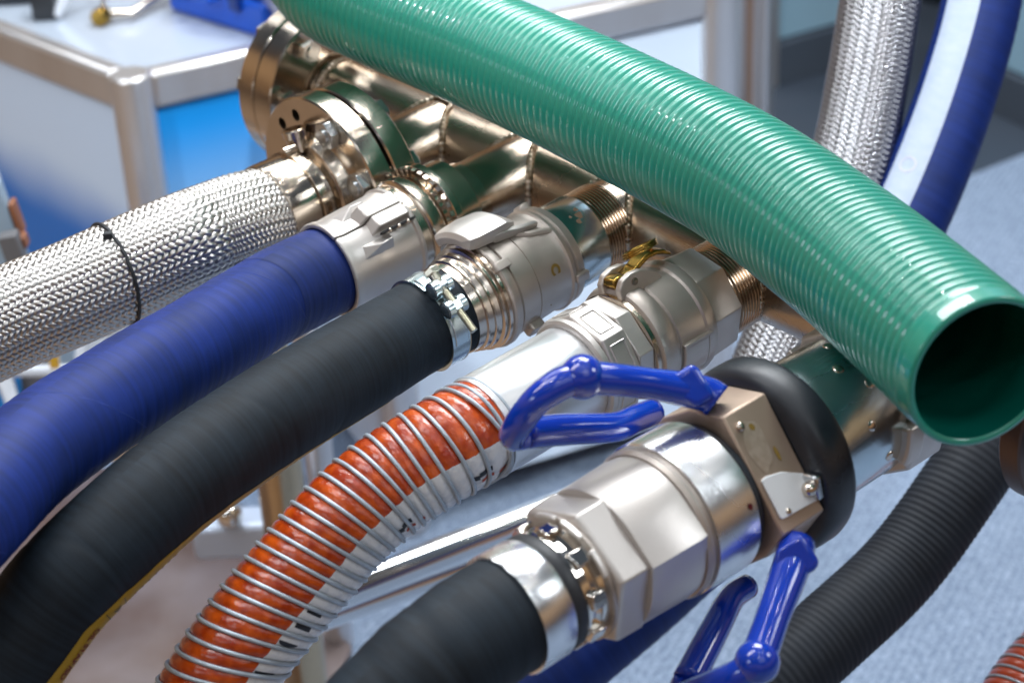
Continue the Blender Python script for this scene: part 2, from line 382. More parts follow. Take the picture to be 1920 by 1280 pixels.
def composite_mat():
    """orange film with a white printed band (angle in UV x)"""
    m = mat('orange_composite_film', (.5, .05, .006), .25, 0., coat=.4)
    t = m.node_tree; b = t.nodes['Principled BSDF']; uv = N(t, 'ShaderNodeTexCoord'); sx = N(t, 'ShaderNodeSeparateXYZ'); t.links.new(uv.outputs['UV'], sx.inputs[0])
    n = N(t, 'ShaderNodeTexNoise'); n.inputs['Scale'].default_value = 75; n.inputs['Detail'].default_value = 5; t.links.new(uv.outputs['Object'], n.inputs['Vector'])
    rp = N(t, 'ShaderNodeValToRGB'); rp.color_ramp.elements[0].position = .38; rp.color_ramp.elements[1].position = .66
    rp.color_ramp.elements[0].color = (.34, .030, .002, 1); rp.color_ramp.elements[1].color = (.60, .090, .006, 1); t.links.new(n.outputs['Fac'], rp.inputs[0])
    n2 = N(t, 'ShaderNodeTexNoise'); n2.inputs['Scale'].default_value = 120; t.links.new(uv.outputs['Object'], n2.inputs['Vector'])
    rw = N(t, 'ShaderNodeValToRGB'); rw.color_ramp.elements[0].position = .3; rw.color_ramp.elements[1].position = .5
    rw.color_ramp.elements[0].color = (.60, .61, .63, 1); rw.color_ramp.elements[1].color = (.74, .73, .72, 1); t.links.new(n2.outputs['Fac'], rw.inputs[0])
    # band test: |frac(x - c + .5) - .5| < half
    nn = N(t, 'ShaderNodeMath', operation='MULTIPLY_ADD'); nn.inputs[1].default_value = .012; t.links.new(n2.outputs['Fac'], nn.inputs[0]); t.links.new(sx.outputs['X'], nn.inputs[2])
    a1 = N(t, 'ShaderNodeMath', operation='SUBTRACT'); a1.inputs[1].default_value = COMP_C/(2*math.pi)-.5-1; t.links.new(nn.outputs[0], a1.inputs[0])
    fr = N(t, 'ShaderNodeMath', operation='FRACT'); t.links.new(a1.outputs[0], fr.inputs[0])
    a2 = N(t, 'ShaderNodeMath', operation='SUBTRACT'); a2.inputs[1].default_value = .5; t.links.new(fr.outputs[0], a2.inputs[0])
    ab = N(t, 'ShaderNodeMath', operation='ABSOLUTE'); t.links.new(a2.outputs[0], ab.inputs[0])
    lt = N(t, 'ShaderNodeMath', operation='LESS_THAN'); lt.inputs[1].default_value = COMP_H/(2*math.pi); t.links.new(ab.outputs[0], lt.inputs[0])
    mx = N(t, 'ShaderNodeMix', data_type='RGBA'); t.links.new(lt.outputs[0], mx.inputs[0]); t.links.new(rp.outputs[0], mx.inputs[6]); t.links.new(rw.outputs[0], mx.inputs[7])
    t.links.new(mx.outputs[2], b.inputs['Base Color'])
    n3 = N(t, 'ShaderNodeTexNoise'); n3.inputs['Scale'].default_value = 190; n3.inputs['Detail'].default_value = 4; t.links.new(uv.outputs['Object'], n3.inputs['Vector'])
    bp = N(t, 'ShaderNodeBump'); bp.inputs['Strength'].default_value = .9; bp.inputs['Distance'].default_value = .0009
    t.links.new(n3.outputs['Fac'], bp.inputs['Height']); t.links.new(bp.outputs[0], b.inputs['Normal']); t.links.new(bp.outputs[0], b.inputs['Coat Normal'])
    return m
def grad_mat(name, c1, c2, axis, p0, p1, rough=.5, noise=0., nscale=3.):
    """flat colour that runs from c1 to c2 along an object axis (metres)"""
    m = bpy.data.materials.new(name); m.use_nodes = True; t = m.node_tree; b = t.nodes['Principled BSDF']; b.inputs['Roughness'].default_value = rough
    tc = N(t, 'ShaderNodeTexCoord'); dp = N(t, 'ShaderNodeVectorMath', operation='DOT_PRODUCT'); dp.inputs[1].default_value = axis
    t.links.new(tc.outputs['Object'], dp.inputs[0]); n = N(t, 'ShaderNodeTexNoise'); n.inputs['Scale'].default_value = nscale; t.links.new(tc.outputs['Object'], n.inputs['Vector'])
    ad = N(t, 'ShaderNodeMath', operation='MULTIPLY_ADD'); ad.inputs[1].default_value = noise; t.links.new(n.outputs['Fac'], ad.inputs[0]); t.links.new(dp.outputs['Value'], ad.inputs[2])
    mr = N(t, 'ShaderNodeMapRange'); mr.interpolation_type = 'SMOOTHSTEP'; mr.inputs['From Min'].default_value = p0; mr.inputs['From Max'].default_value = p1; t.links.new(ad.outputs[0], mr.inputs[0])
    mx = N(t, 'ShaderNodeMix', data_type='RGBA'); t.links.new(mr.outputs[0], mx.inputs[0]); mx.inputs[6].default_value = (*c1, 1); mx.inputs[7].default_value = (*c2, 1)
    t.links.new(mx.outputs[2], b.inputs['Base Color']); return m

# ------------------------------------------------------------------ the setting: carpet, aisle floor, walls
def carpet_mat():
    m = mat('blue_grey_carpet', (.30, .38, .55), .95, 0., coord='Object'); t = m.node_tree; b = t.nodes['Principled BSDF']
    tc = N(t, 'ShaderNodeTexCoord'); mp = N(t, 'ShaderNodeMapping'); mp.inputs['Rotation'].default_value = (0, 0, .5); t.links.new(tc.outputs['Object'], mp.inputs[0])
    w = N(t, 'ShaderNodeTexWave'); w.inputs['Scale'].default_value = 26; w.inputs['Distortion'].default_value = 9; w.inputs['Detail'].default_value = 3; w.inputs['Detail Scale'].default_value = 6; t.links.new(mp.outputs[0], w.inputs['Vector'])
    n = N(t, 'ShaderNodeTexNoise'); n.inputs['Scale'].default_value = 55; n.inputs['Detail'].default_value = 8; n.inputs['Roughness'].default_value = .6; t.links.new(tc.outputs['Object'], n.inputs['Vector'])
    a = N(t, 'ShaderNodeMath', operation='MULTIPLY_ADD'); a.inputs[1].default_value = .45; t.links.new(w.outputs['Fac'], a.inputs[0])
    s = N(t, 'ShaderNodeMath', operation='MULTIPLY'); s.inputs[1].default_value = .55; t.links.new(n.outputs['Fac'], s.inputs[0]); t.links.new(s.outputs[0], a.inputs[2])
    rp = N(t, 'ShaderNodeValToRGB'); rp.color_ramp.elements[0].position = .36; rp.color_ramp.elements[1].position = .66
    rp.color_ramp.elements[0].color = (.20, .27, .39, 1); rp.color_ramp.elements[1].color = (.37, .46, .61, 1); t.links.new(a.outputs[0], rp.inputs[0]); t.links.new(rp.outputs[0], b.inputs['Base Color'])
    bp = N(t, 'ShaderNodeBump'); bp.inputs['Strength'].default_value = .6; bp.inputs['Distance'].default_value = .004; t.links.new(w.outputs['Fac'], bp.inputs['Height']); t.links.new(bp.outputs[0], b.inputs['Normal'])
    return m
def sheet(name, pts, z, m, th=.0, kind='structure'):
    mb = MB(); n = len(pts)
    if th: mb.prism([(p[0], p[1]) for p in pts], z-th, z)
    else: mb.add([(p[0], p[1], z) for p in pts], [tuple(range(n))])
    return tag(mb.obj(name, m, smooth=0), kind=kind)
sheet('floor', [(-8, -6), (8, -6), (8, 9), (-8, 9)], 0.0, mat('brown_hall_floor', (.30, .195, .125), .5, bump=(20, .3), var=(2.5, .5, (.36, .25, .17))))
# blue-grey booth carpet laid on the aisle floor; its far edge runs behind the hoses
sheet('aisle_floor', [(-.2, 3.2), (-.2, 9), (8, 9), (8, -3), (3.5, -3)], .0025, mat('dark_aisle_floor', (.035, .05, .075), .6, bump=(60, .3), var=(4, .5, (.05, .065, .09))))
ca, cb_ = onz(1500, 455, .004), onz(1920, 290, .004)
dr = (cb_-ca); far0 = ca-dr*2.2; far1 = ca+dr*3
sheet('carpet', [(far0.x, far0.y), (-.75, 2.75), (-.25, 1.6), (.15, -2.0), (4.0, -2.0), (far1.x, far1.y)], .005, carpet_mat())
# wall panels, skirting and aluminium post at the far right
WALLM = mat('pale_booth_panel', (.34, .55, .68), .6, var=(1.2, .5, (.28, .47, .60)))
SKIRT = mat('dark_skirting', (.07, .09, .12), .5)
POSTM = mat('satin_aluminium', (.72, .72, .74), .33, .8, bump=(80, .1, (1, 1, .05)), var=(9, .4, (.60, .56, .54), (1, 1, .1)))
BRZ = mat('bronze_tinted_aluminium', (.50, .33, .24), .3, .85)
WHITEP = mat('white_laminate', (.62, .66, .73), .35, 0., coat=.2, bump=(30, .05))
def wallrun(name, p0, p1, h, th, m, label, cat, sk=.10, skm=None, stiles=1):
    p0 = Vector(p0); p1 = Vector(p1); dv = p1-p0; L = dv.length; az = math.atan2(dv.y, dv.x)
    M = Matrix.Translation(p0) @ Matrix.Rotation(az, 4, 'Z')
    e = empty(name, mat=M, label=label, cat=cat)
    for i in range(stiles):
        x0 = L*i/stiles+.006; x1 = L*(i+1)/stiles-.006
        MB().box(((x0+x1)/2, 0, sk+(h-sk)/2), (x1-x0, th, h-sk-.004)).obj('panel', m, e, bevel=.003)
        MB().box(((x0+x1)/2, -.004, sk/2), (x1-x0, th+.02, sk-.004)).obj('skirting_board', skm or SKIRT, e, bevel=.003)
    for i in range(stiles+1):
        MB().box((L*i/stiles, 0, h/2+.001), (.05, th+.03, h+.002)).obj('upright', POSTM, e, bevel=.004)
    return e
a_, b_ = onz(1445, 150, 0), onz(1575, 112, 0)
w1 = wallrun('partition_wall', a_-(b_-a_)*.2, b_, 2.3, .06, WALLM, 'pale teal booth wall panel with dark skirting behind the steel braided hose', 'partition')
a_, b_ = onz(1835, 178, 0), onz(1935, 225, 0)
wallrun('partition_wall', a_, b_+(b_-a_)*3, 2.3, .06, WALLM, 'pale teal booth wall at the right edge behind the blue striped hose', 'partition', stiles=2)
a_, b_ = onz(1575, 112, 0), onz(1835, 178, 0)
mb = MB(); dv = b_-a_; M3 = Matrix.Rotation(math.atan2(dv.y, dv.x), 3, 'Z'); pm = (a_+b_)/2+Vector((.1, .5, 0))
sheetw = MB().box((pm.x, pm.y, 1.15), (dv.length*1.6, .04, 2.3), M3).obj('back_wall', mat('dark_slate_wall', (.05, .075, .09), .7, var=(1, .5, (.07, .1, .12))), smooth=0); tag(sheetw, kind='structure')
pz = onz(1392, 330, 0)
postM = Matrix.Translation((pz.x, pz.y, 0)) @ Matrix.Rotation(R(-14), 4, 'Z')
post = empty('aluminium_post', mat=postM, label='tall fluted aluminium booth post standing behind the green hose', cat='post')
MB().box((0, 0, 1.25), (.105, .085, 2.5)).obj('core', POSTM, post, bevel=.006)
for x_ in (-.043, -.015, .015, .043):
    MB().tube([(x_, -.045, .01), (x_, -.045, 2.5)], .009, 12).obj('fluted_rib', BRZ if x_ in (-.043, .015) else POSTM, post)
MB().prism([(-.09, -.08), (.09, -.08), (.09, .08), (-.09, .08)], .0055, .016).obj('foot_plate', POSTM, post, bevel=.003)

# ------------------------------------------------------------------ counters
cz = P(240, 135, 2.75).z; C0 = onz(243, 138, cz); C1 = onz(0, 45, cz); C2 = onz(510, 78, cz)
C1 = C0+(C1-C0)*2.6; C2 = C0+(C2-C0)*1.45
BLUEPANEL = grad_mat('bright_blue_fade', (.0, .36, .98), (.24, .55, .98), (0, 0, 1), .25, .10, .5, .0)  # panel blue gets paler from the top downwards
LEFTPANEL = grad_mat('white_print_with_blue_swoosh', (.01, .17, .62), (.62, .76, .96), (-.10, 0, 1), .02, .15, .35, .05, 5)
def counter(name, A, Bp, Cp, ztop, label, m_front, m_side, rail=.056, pr_=.030, foot=True):
    """corner A, front runs to Bp (right), side runs to Cp (left)"""
    A = Vector((A.x, A.y, 0)); Bp = Vector((Bp.x, Bp.y, 0)); Cp = Vector((Cp.x, Cp.y, 0))
    e = empty(name, A, label, 'counter')
    D = Bp+Cp-A
    q = [Vector((0, 0, 0)), Bp-A, D-A, Cp-A]
    cen = sum(q, Vector())/4
    inn = [p+(cen-p).normalized()*.02 for p in q]
    MB().prism([(p.x, p.y) for p in inn], ztop-.022, ztop-.004).obj('counter_top', mat('grey_counter_laminate', (.42, .47, .55), .18, coat=.5, bump=(20, .05), var=(3, .5, (.36, .42, .50))), e)
    for a, b, mm in ((q[0], q[1], m_front), (q[0], q[3], m_side), (q[1], q[2], m_side), (q[3], q[2], m_front)):
        dv = b-a; L = dv.length; M = Matrix.Rotation(math.atan2(dv.y, dv.x), 4, 'Z'); M.translation = a
        r = MB().box((L/2, 0, 0), (L-.05, .034, rail)).obj('top_rail', POSTM, e, bevel=.008, M=M @ Matrix.Translation((0, 0, ztop-rail/2)))
        p = MB().box((L/2, 0, 0), (L-.05, .012, ztop-rail-.06)).obj('side_panel', mm, e, M=M @ Matrix.Translation((0, 0, .055+(ztop-rail-.06)/2)))
        if foot: MB().box((L/2, 0, .03), (L-.05, .03, .04)).obj('bottom_rail', POSTM, e, bevel=.004, M=M)
    for p in q:
        MB().tube([(p.x, p.y, 0.005), (p.x, p.y, ztop+.001)], pr_, 20).obj('corner_post', POSTM, e, bevel=.004)
    return e
counter('display_counter', C0, C2, C1, cz, 'white topped exhibition counter with bright blue front panel and aluminium corner post', BLUEPANEL, LEFTPANEL)
z2 = .74
E0 = onz(690, 97, z2); E1 = onz(1345, -42, z2)
cB = Vector((E0.x, E0.y, 0)); cC = Vector((E1.x, E1.y, 0)); nrm = Vector((-(cC-cB).y, (cC-cB).x, 0)).normalized()
counter('display_counter', cB, cC, cB+nrm*.6, z2, 'white counter with pale blue panels beyond the top of the green hose', mat('pale_blue_panel', (.78, .88, .99), .5, var=(2, .5, (.70, .82, .98))), WHITEP, rail=.05, foot=False)

# things on the left counter
def top(x, y): return onz(x, y, cz-.004)
p0, p1 = top(318, 22), top(500, 78); dv = p1-p0; dv.z = 0; az = math.atan2(dv.y, dv.x)
cs = empty('tool_case', mat=Matrix.Translation(p0) @ Matrix.Rotation(az, 4, 'Z'), label='bright blue plastic case lying on the counter beside the green hose', cat='case')
CASE = mat('blue_plastic_case', (.006, .085, .55), .35, bump=(30, .1)); L = dv.length
MB().box((L/2, .09, .022), (L, .18, .043)).obj('lower_shell', CASE, cs, bevel=.006)
MB().box((L/2, .09, .066), (L-.004, .176, .040)).obj('lid', CASE, cs, bevel=.008)
for i in (0.25, .75): MB().box((L*i, -.004, .042), (.02, .01, .025)).obj('latch', mat('dark_blue_plastic', (.004, .03, .2), .4), cs, bevel=.002)
MB().tube([(L*.42, -.003, .04), (L*.42, -.018, .04), (L*.58, -.018, .04), (L*.58, -.003, .04)], .004, 8).obj('carry_handle', CASE, cs)
bp = top(186, 52)
bf = empty('brass_fitting', bp, 'small brass and steel hose nozzle lying on the grey counter top', 'nozzle')
MB().lathe([(0, 0), (0, .010), (.004, .011), (.014, .011), (.015, .0085), (.02, .0085), (.02, 0)], 24).obj('brass_nut', BRASS, bf, M=Matrix.Translation((0, 0, .011)) @ Matrix.Rotation(R(70), 4, 'Z'))
q1 = (top(250, 40)-bp)/1.25; q2 = (top(300, 12)-bp)/1.25
MB().tube([Vector((.006, .012, .011)), q1+Vector((0, 0, .01)), q2+Vector((0, 0, .012)), q2*1.4+Vector((0, 0, .014))], .0055, 12).obj('steel_tail', STEEL, bf)
MB().tube([Vector((.004, .01, .014)), Vector((.01, .05, .05)), Vector((.012, .09, .10))], .003, 8).obj('lever', STEEL, bf)
kp = top(85, 38)
kb = empty('black_clip', kp, 'small black clip with a white lever standing on the counter', 'clip')
MB().box((0, .01, .018), (.028, .03, .036)).obj('body', mat('black_plastic', (.02, .024, .03), .4), kb, bevel=.003)
MB().tube([(.014, 0, .004), (.03, .012, .03), (.045, .03, .055)], [.006, .007, .006], 10).obj('white_lever', WHITEP, kb)
kp = top(15, 12); bb = empty('black_tray', kp, 'dark flat tray at the far left corner of the counter', 'tray')
MB().prism([(-.08, 0), (.03, .0), (.03, .09), (-.08, .09)], 0.001, .012).obj('base', mat('dark_tray_plastic', (.015, .02, .03), .3), bb, bevel=.002)
MB().box((-.025, .002, .016), (.11, .004, .008)).obj('rim', mat('dark_tray_rim', (.03, .04, .05), .3), bb, bevel=.001)

cs.scale = (1, 1.25, 1.25); bf.scale = kb.scale = bb.scale = (1.25, 1.25, 1.25)

# ------------------------------------------------------------------ manifold: main pipe, outlets, welds, end flanges
ZM = P(1150, 680, 1.5).z
A0 = onz(762, 237, ZM); DIR = (onz(1400, 512, ZM)-A0).normalized(); OUT = Vector((DIR.y, -DIR.x, 0)); OUT = -OUT if OUT.y > 0 else OUT
BR = dict(b1=(.044, 3), b2=(.166, 3.5), b3=(.292, 5), b4=(.444, 4), b5=(.636, 1.5))
def frame(s, droop):
    x = OUT*math.cos(R(droop))-Vector((0, 0, 1))*math.sin(R(droop)); y = DIR; z = x.cross(y)
    M = Matrix((x, y, z)).transposed().to_4x4(); M.translation = A0+DIR*s
    return M
MSH = .015; MDZ = -.004
mainM = Matrix((DIR, -OUT, Vector((0, 0, 1)))).transposed().to_4x4(); mainM.translation = A0-OUT*MSH+Vector((0, 0, MDZ))      # X along the pipe
MR = .0368; BRR = .0358
man = empty('steel_manifold', mat=mainM, label='polished stainless steel manifold pipe with five welded outlets under the green hose', cat='manifold')
mI = mainM.inverted()
S0 = -.118
MB().lathe([(S0, MR), (.20, MR), (.45, MR), (.738, MR)], 96).obj('main_pipe', PIPE, man, smooth=40)
MB().lathe([(S0-.055, .031), (S0-.012, .0315), (S0-.001, .0355)], 80).obj('neck', PIPE, man)
# ring weld between neck and pipe
def bead(mb, pts, r=.0016, amp=.0014, per=.0050):
    pts = [Vector(p) for p in pts]; out = []; rr = []; acc = 0
    for i in range(len(pts)-1):
        a, b = pts[i], pts[i+1]; L = (b-a).length; n = max(1, int(L/.0011))
        for k in range(n):
            out.append(a.lerp(b, k/n)); rr.append(r+amp*abs(math.sin((acc+L*k/n)/per*math.pi))**.6)
        acc += L
    return mb.tube(out, rr, 8)
bead(MB(), [(S0, (MR+.0005)*math.cos(a), (MR+.0005)*math.sin(a)) for a in np.linspace(0, 2*math.pi, 60)]).obj('weld_bead', WELD, man, smooth=0)
def flange_prof(w0, w1, ri, ro, ch=.0015):
    return [(w0, ri), (w0, ro-ch), (w0+ch, ro), (w1-ch, ro), (w1, ro-ch), (w1, ri)]
FR = .088
fl = [(-.176, -.156), (-.150, -.130+.004)]
for (a, b) in fl: MB().lathe(flange_prof(a-.004, b, .02, FR), 96).obj('end_flange', STEEL, man)
MB().lathe([(-.181, 0), (-.181, FR-.02), (-.179, FR-.02)], 64).obj('blind_face', STEEL, man)
MB().lathe(flange_prof(-.156, -.150, .02, .062), 64).obj('gasket', DARK, man)
def hexbolt(w0, w1, r, a, rad=.0075, nut=True, hw=.008):
    """bolt parallel to X at polar (r, a), from w0 to w1, with nuts at the ends"""
    y, z = r*math.cos(a), r*math.sin(a); mb = MB()
    def off(mb2): mb.add([(v[0], v[1]+y, v[2]+z) for v in mb2.v], mb2.f)
    off(MB().npoly([(w0-.004, rad*.9), (w0-.002, rad*.92), (w1+.002, rad*.92)], 14))
    off(MB().npoly([(w0, rad*1.75), (w0+hw-.001, rad*1.75), (w0+hw, rad*1.55)], 6, .3))
    off(MB().npoly([(w1-hw, rad*1.55), (w1-hw+.001, rad*1.75), (w1, rad*1.75)], 6, .3))
    return mb
for k in range(8):
    a = R(22.5+45*k+12)
    hexbolt(-.194, -.112, .070, a, .0065).obj('flange_bolt', mat('flange_bolt_steel', (.62, .6, .56), .25, 1.) if k == 0 else bpy.data.materials['flange_bolt_steel'], man)
DKBROWN = mat('dark_brown_steel', (.13, .09, .075), .4, 1.)  # darker brown steel colour of the right end flange and ring
MB().lathe(flange_prof(.738, .756, .026, .074), 80).obj('end_flange', DKBROWN, man)
MB().lathe([(.762, .03), (.775, .03), (.779, .05), (.79, .05), (.79, .028), (.765, .026)], 60).obj('end_ring', DKBROWN, man)
for i, (b, (s, dr)) in enumerate(BR.items()):
    M = mI @ frame(s, dr)
    rb = BRR
    wend = dict(b1=.092, b2=.066, b3=.020, b4=.012, b5=.06)[b]
    pr_ = [(-.008, rb), (wend, rb)] if b != 'b2' else [(-.008, rb), (.040, rb), (.050, .0350), (.066, .0350)]
    MB().lathe(pr_, 72).obj('outlet_pipe', PIPE, man, M=M)
    pts = []
    for a in np.linspace(0, 2*math.pi, 90):
        z = rb*math.sin(a); y = rb*math.cos(a); x = math.sqrt(max(1e-6, (MR+.0006)**2-(z-MDZ)**2))-MSH
        pts.append((x+.0004, y*1.012, z))
    bead(MB(), pts, .0017, .0015).obj('weld_bead', WELD, man, M=M, smooth=0)
    if b in ('b3', 'b4'):      # threaded nipples
        w0, w1, rr = ((.015, .0455, .0382), (.008, .0495, .0392))[b == 'b4']
        pr_ = [(w0, BRR), (w0, rr-.001)]; w = w0+.001
        while w < w1-.0035:
            pr_ += [(w, rr-.0018), (w+.0009, rr), (w+.0018, rr), (w+.0028, rr-.0018)]; w += .0032
        pr_ += [(w1, rr-.0018), (w1, .03)]
        MB().lathe(pr_, 96).obj('threaded_nipple', THRM, man, M=M, smooth=25)
    if b == 'b2':
        for (p_, nm) in (([(.064, .0355), (.065, .037), (.080, .037), (.081, .0355)], 'collar'), ([(.0815, .034), (.082, .0455), (.083, .0465), (.104, .0465), (.105, .0455), (.105, .03)], 'union_ring')):
            MB().lathe(p_, 80).obj(nm, STEEL, man, M=M)
        mb = MB().lathe([(.105, .03), (.1055, .052), (.1065, .053), (.113, .053), (.114, .052), (.1145, .03)], 80)
        mb.obj('castellated_ring', STEEL, man, M=M)
        kn = None
        for k in range(40):
            a = 2*math.pi*k/40
            kn = MB().sector([(.1148, .047, .0532, a, a+.09), (.1185, .047, .0525, a, a+.09)], 1).obj('tooth', STEEL, man, M=M) if k == 0 else copyobj(kn, man)
            if k: kn.matrix_local = M @ Matrix.Rotation(a, 4, 'X')
    if b == 'b1':
        MB().lathe(flange_prof(.086, .1085, .03, .088), 96).obj('outlet_flange', STEEL, man, M=M)
        MB().lathe(flange_prof(.1085, .1125, .03, .070), 64).obj('flange_gasket', DARK, man, M=M)
    if b == 'b5':
        MB().npoly([(.055, .060), (.057, .0625), (.092, .0625), (.095, .060)], 8, R(10)).obj('hexagon_adapter', CAST, man, M=M, bevel=.001)
# supporting stand of the manifold
st = empty('manifold_stand', (A0+DIR*.05).xy.to_3d(), 'tubular steel floor stand carrying the manifold with a chrome cross rail', 'stand')
def wl(v): return Vector(v)-Vector(st.location)
CHR2 = mat('chrome_stand_tube', (.82, .82, .82), .1, 1., bump=(10, .1)); BRS2 = mat('bronze_stand_tube', (.52, .40, .26), .25, 1., bump=(20, .2))
u1 = P(530, 930, 2.35); u2 = P(600, 870, 2.5)
MB().tube([wl((u1.x, u1.y, .012)), wl((u1.x, u1.y, .60))], .028, 24).obj('upright_tube', BRS2, st)
MB().tube([wl((u2.x, u2.y, .012)), wl((u2.x, u2.y, .62))], .018, 20).obj('upright_tube', POSTM, st)
c1, c2 = P(590, 1130, 2.12), P(1090, 935, 2.25)
MB().tube([wl(c1), wl(c2)], .0185, 20).obj('cross_rail', CHR2, st)
c3, c4 = P(585, 1160, 2.16), P(1100, 978, 2.3)
MB().tube([wl(c3), wl(c4)], .017, 20).obj('cross_rail', CHR2, st)
g1 = P(450, 960, 2.45)
MB().box(wl(g1)-Vector((0, 0, .03)), (.12, .05, .05)).obj('bracket', mat('grey_cast_bracket', (.52, .60, .74), .4, .3), st, bevel=.008)
MB().ball(wl(g1)+Vector((-.01, -.02, .01)), .017).obj('bolt_head', CHROME, st)
# plywood board and dark folded cloth under the hoses
bd = [onz(-420, 700, .02), onz(-420, 1700, .02), onz(520, 1500, .02), onz(660, 1215, .02), onz(560, 985, .02), onz(330, 905, .02), onz(60, 850, .02)]
bo = MB().prism([(p.x, p.y) for p in bd], .006, .022).obj('floor_board', mat('brown_plywood', (.13, .08, .06), .42, coat=.15, bump=(12, .2, (1, 6, 1)), var=(5, .8, (.21, .17, .17))), bevel=.003, smooth=0)
tag(bo, 'brown plywood board lying on the floor under the black hose', 'board')
# small printed things in the low rack left of the hoses
def card(name, x, y, d, sx, sz, m, label, cat, tilt=8, group=None):
    p = P(x, y, d); e = empty(name, p, label, cat, group); e.rotation_euler = (R(-12), 0, R(tilt))
    MB().box((0, 0, 0), (sx, .006, sz)).obj('cover', m, e, bevel=.001)
    MB().box((0, .006, -.001), (sx*.96, .005, sz*.98)).obj('pages', WHITEP, e)
    return e
CA = [mat('card_blue', (.004, .22, .62), .4), mat('card_white', (.6, .64, .7), .4), mat('card_grey', (.16, .16, .17), .5), mat('card_yellow', (.62, .36, .03), .5), mat('card_rust', (.30, .12, .06), .5), mat('card_sky', (.34, .46, .58), .5)]
rk = empty('literature_rack', P(60, 760, 2.55), 'white wire literature rack on the floor between the braided and blue hoses', 'rack')
rp_ = lambda x, y, d=2.55: P(x, y, d)-P(60, 760, 2.55)
for q in (((-60, 560), (60, 850)), ((-120, 700), (250, 690)), ((-120, 800), (200, 750)), ((10, 690), (60, 900)), ((160, 600), (130, 850))):
    MB().tube([rp_(*q[0]), rp_(*q[1])], .008, 8).obj('wire', WHITEP, rk)
card('leaflet', 170, 620, 2.66, .15, .12, CA[5], 'sky blue leaflet behind the cable tie on the braided hose', 'leaflet', 10, 'leaflets in the floor rack')
card('leaflet', 40, 700, 2.62, .075, .10, CA[2], 'dark grey leaflet in the white wire rack', 'leaflet', -6, 'leaflets in the floor rack')
card('leaflet', 0, 700, 2.60, .05, .14, CA[0], 'deep blue leaflet at the left end of the white wire rack', 'leaflet', 5, 'leaflets in the floor rack')
card('leaflet', 150, 700, 2.7, .13, .11, CA[0], 'blue leaflet between the braided hose and the blue hose', 'leaflet', 5, 'leaflets in the floor rack')
card('leaflet', 235, 640, 2.6, .10, .05, CA[1], 'white leaflet lying nearest the cable tie', 'leaflet', -4, 'leaflets in the floor rack')
card('leaflet', 101, 673, 2.50, .012, .024, CA[3], 'small yellow tag on the white wire rack', 'tag', 0)
sb = empty('sample_stack', P(12, 450, 2.3), 'blurred stack of clear and rust coloured samples at the left edge', 'samples')
for i, (x, y, sx, sz, m) in enumerate(((-5, 440, .05, .13, CA[5]), (12, 400, .012, .13, WHITEP), (32, 405, .007, .04, CA[4]), (45, 450, .008, .015, CA[4]), (30, 480, .022, .06, CA[2]))):
    MB().box(P(x, y, 2.3-.005*i)-P(12, 450, 2.3), (sx, .02, sz), Matrix.Rotation(R(-9), 3, 'Y')).obj('sample', m, sb, bevel=.002)

# ------------------------------------------------------------------ couplings (each in the frame of its outlet: X outwards, Y along the manifold, Z up)
def coup(name, b, label, cat='coupling', group=None): return empty(name, mat=frame(*BR[b]), label=label, cat=cat, group=group)
def lift(mb2, w=0, a=0, r=0):
    """turn a shape built round local origin (x along X, z radial) onto polar (w, a, r)"""
    Rm = Matrix.Rotation(a-math.pi/2, 3, 'X'); V = []
    for v in mb2.v:
        p = Rm @ Vector((v[0], v[1], v[2]+r)); V.append((p.x+w, p.y, p.z))
    o = MB(); o.v = V; o.f = mb2.f; o.nv = len(V); return o
def merge(*mbs):
    o = MB()
    for m in mbs: o.add(m.v, m.f)
    return o
D = R

mat('dark_pin_steel', (.30, .25, .20), .3, 1.)
# 1 flanged end of the braided hose
c = coup('flanged_coupling', 'b1', 'gold tinted steel flange with bolt holes at the end of the braided hose')
from mathutils.geometry import tessellate_polygon
HOLES = [D(a) for a in (111, 134)]; hb, hr = .0725, .0058
fm = MB().lathe([(.135, .0875), (.1335, .089), (.1143, .089), (.1128, .0875), (.1128, .03)], 128)
loops = [[Vector((.0875*math.cos(t), .0875*math.sin(t), 0)) for t in np.linspace(0, 2*math.pi, 129)[:-1]], [Vector((.03*math.cos(t), .03*math.sin(t), 0)) for t in np.linspace(0, 2*math.pi, 41)[:-1]]]
for a in HOLES:
    loops.append([Vector((hb*math.cos(a)+hr*math.cos(t), hb*math.sin(a)+hr*math.sin(t), 0)) for t in np.linspace(0, 2*math.pi, 25)[:-1]])
flat_ = [q for l in loops for q in l]
fm.add([(.135, q.x, q.y) for q in flat_], [tuple(t) for t in tessellate_polygon(loops)])
fm.obj('flange', STEEL, c)
for a in HOLES:
    q = MB().lathe([(.135, hr), (.1131, hr), (.1131, 0)], 24); MB().add([(v[0], v[1]+hb*math.cos(a), v[2]+hb*math.sin(a)) for v in q.v], q.f).obj('bolt_hole', STEELT if False else bpy.data.materials['dark_pin_steel'], c)
MB().lathe([(.134, .054), (.137, .052), (.146, .050), (.149, .046), (.150, .041), (.155, .040), (.156, .043), (.158, .0475), (.166, .0475), (.168, .044), (.1685, .03)], 96).obj('hub', STEEL, c)
MB().lathe([(.168, .0445), (.169, .0462), (.194, .0462), (.1965, .0455), (.197, .0435)], 96).obj('ferrule', STEEL, c)
nz = lift(MB().lathe([(-.004, .0095), (.008, .0095), (.009, .0112), (.016, .0112), (.017, .0100), (.0172, .007), (.010, .0065), (.010, 0)], 28), 0, 0, 0)
nz.v = [(y, z, x) for x, y, z in nz.v]
lift(nz, .147, D(103), .047).obj('side_nozzle', STEEL, c)
lift(MB().lathe([(-.006, .0), (-.006, .005), (.006, .005), (.006, 0)], 16), .162, D(95), .049).obj('weld_lug', STEELT, c)
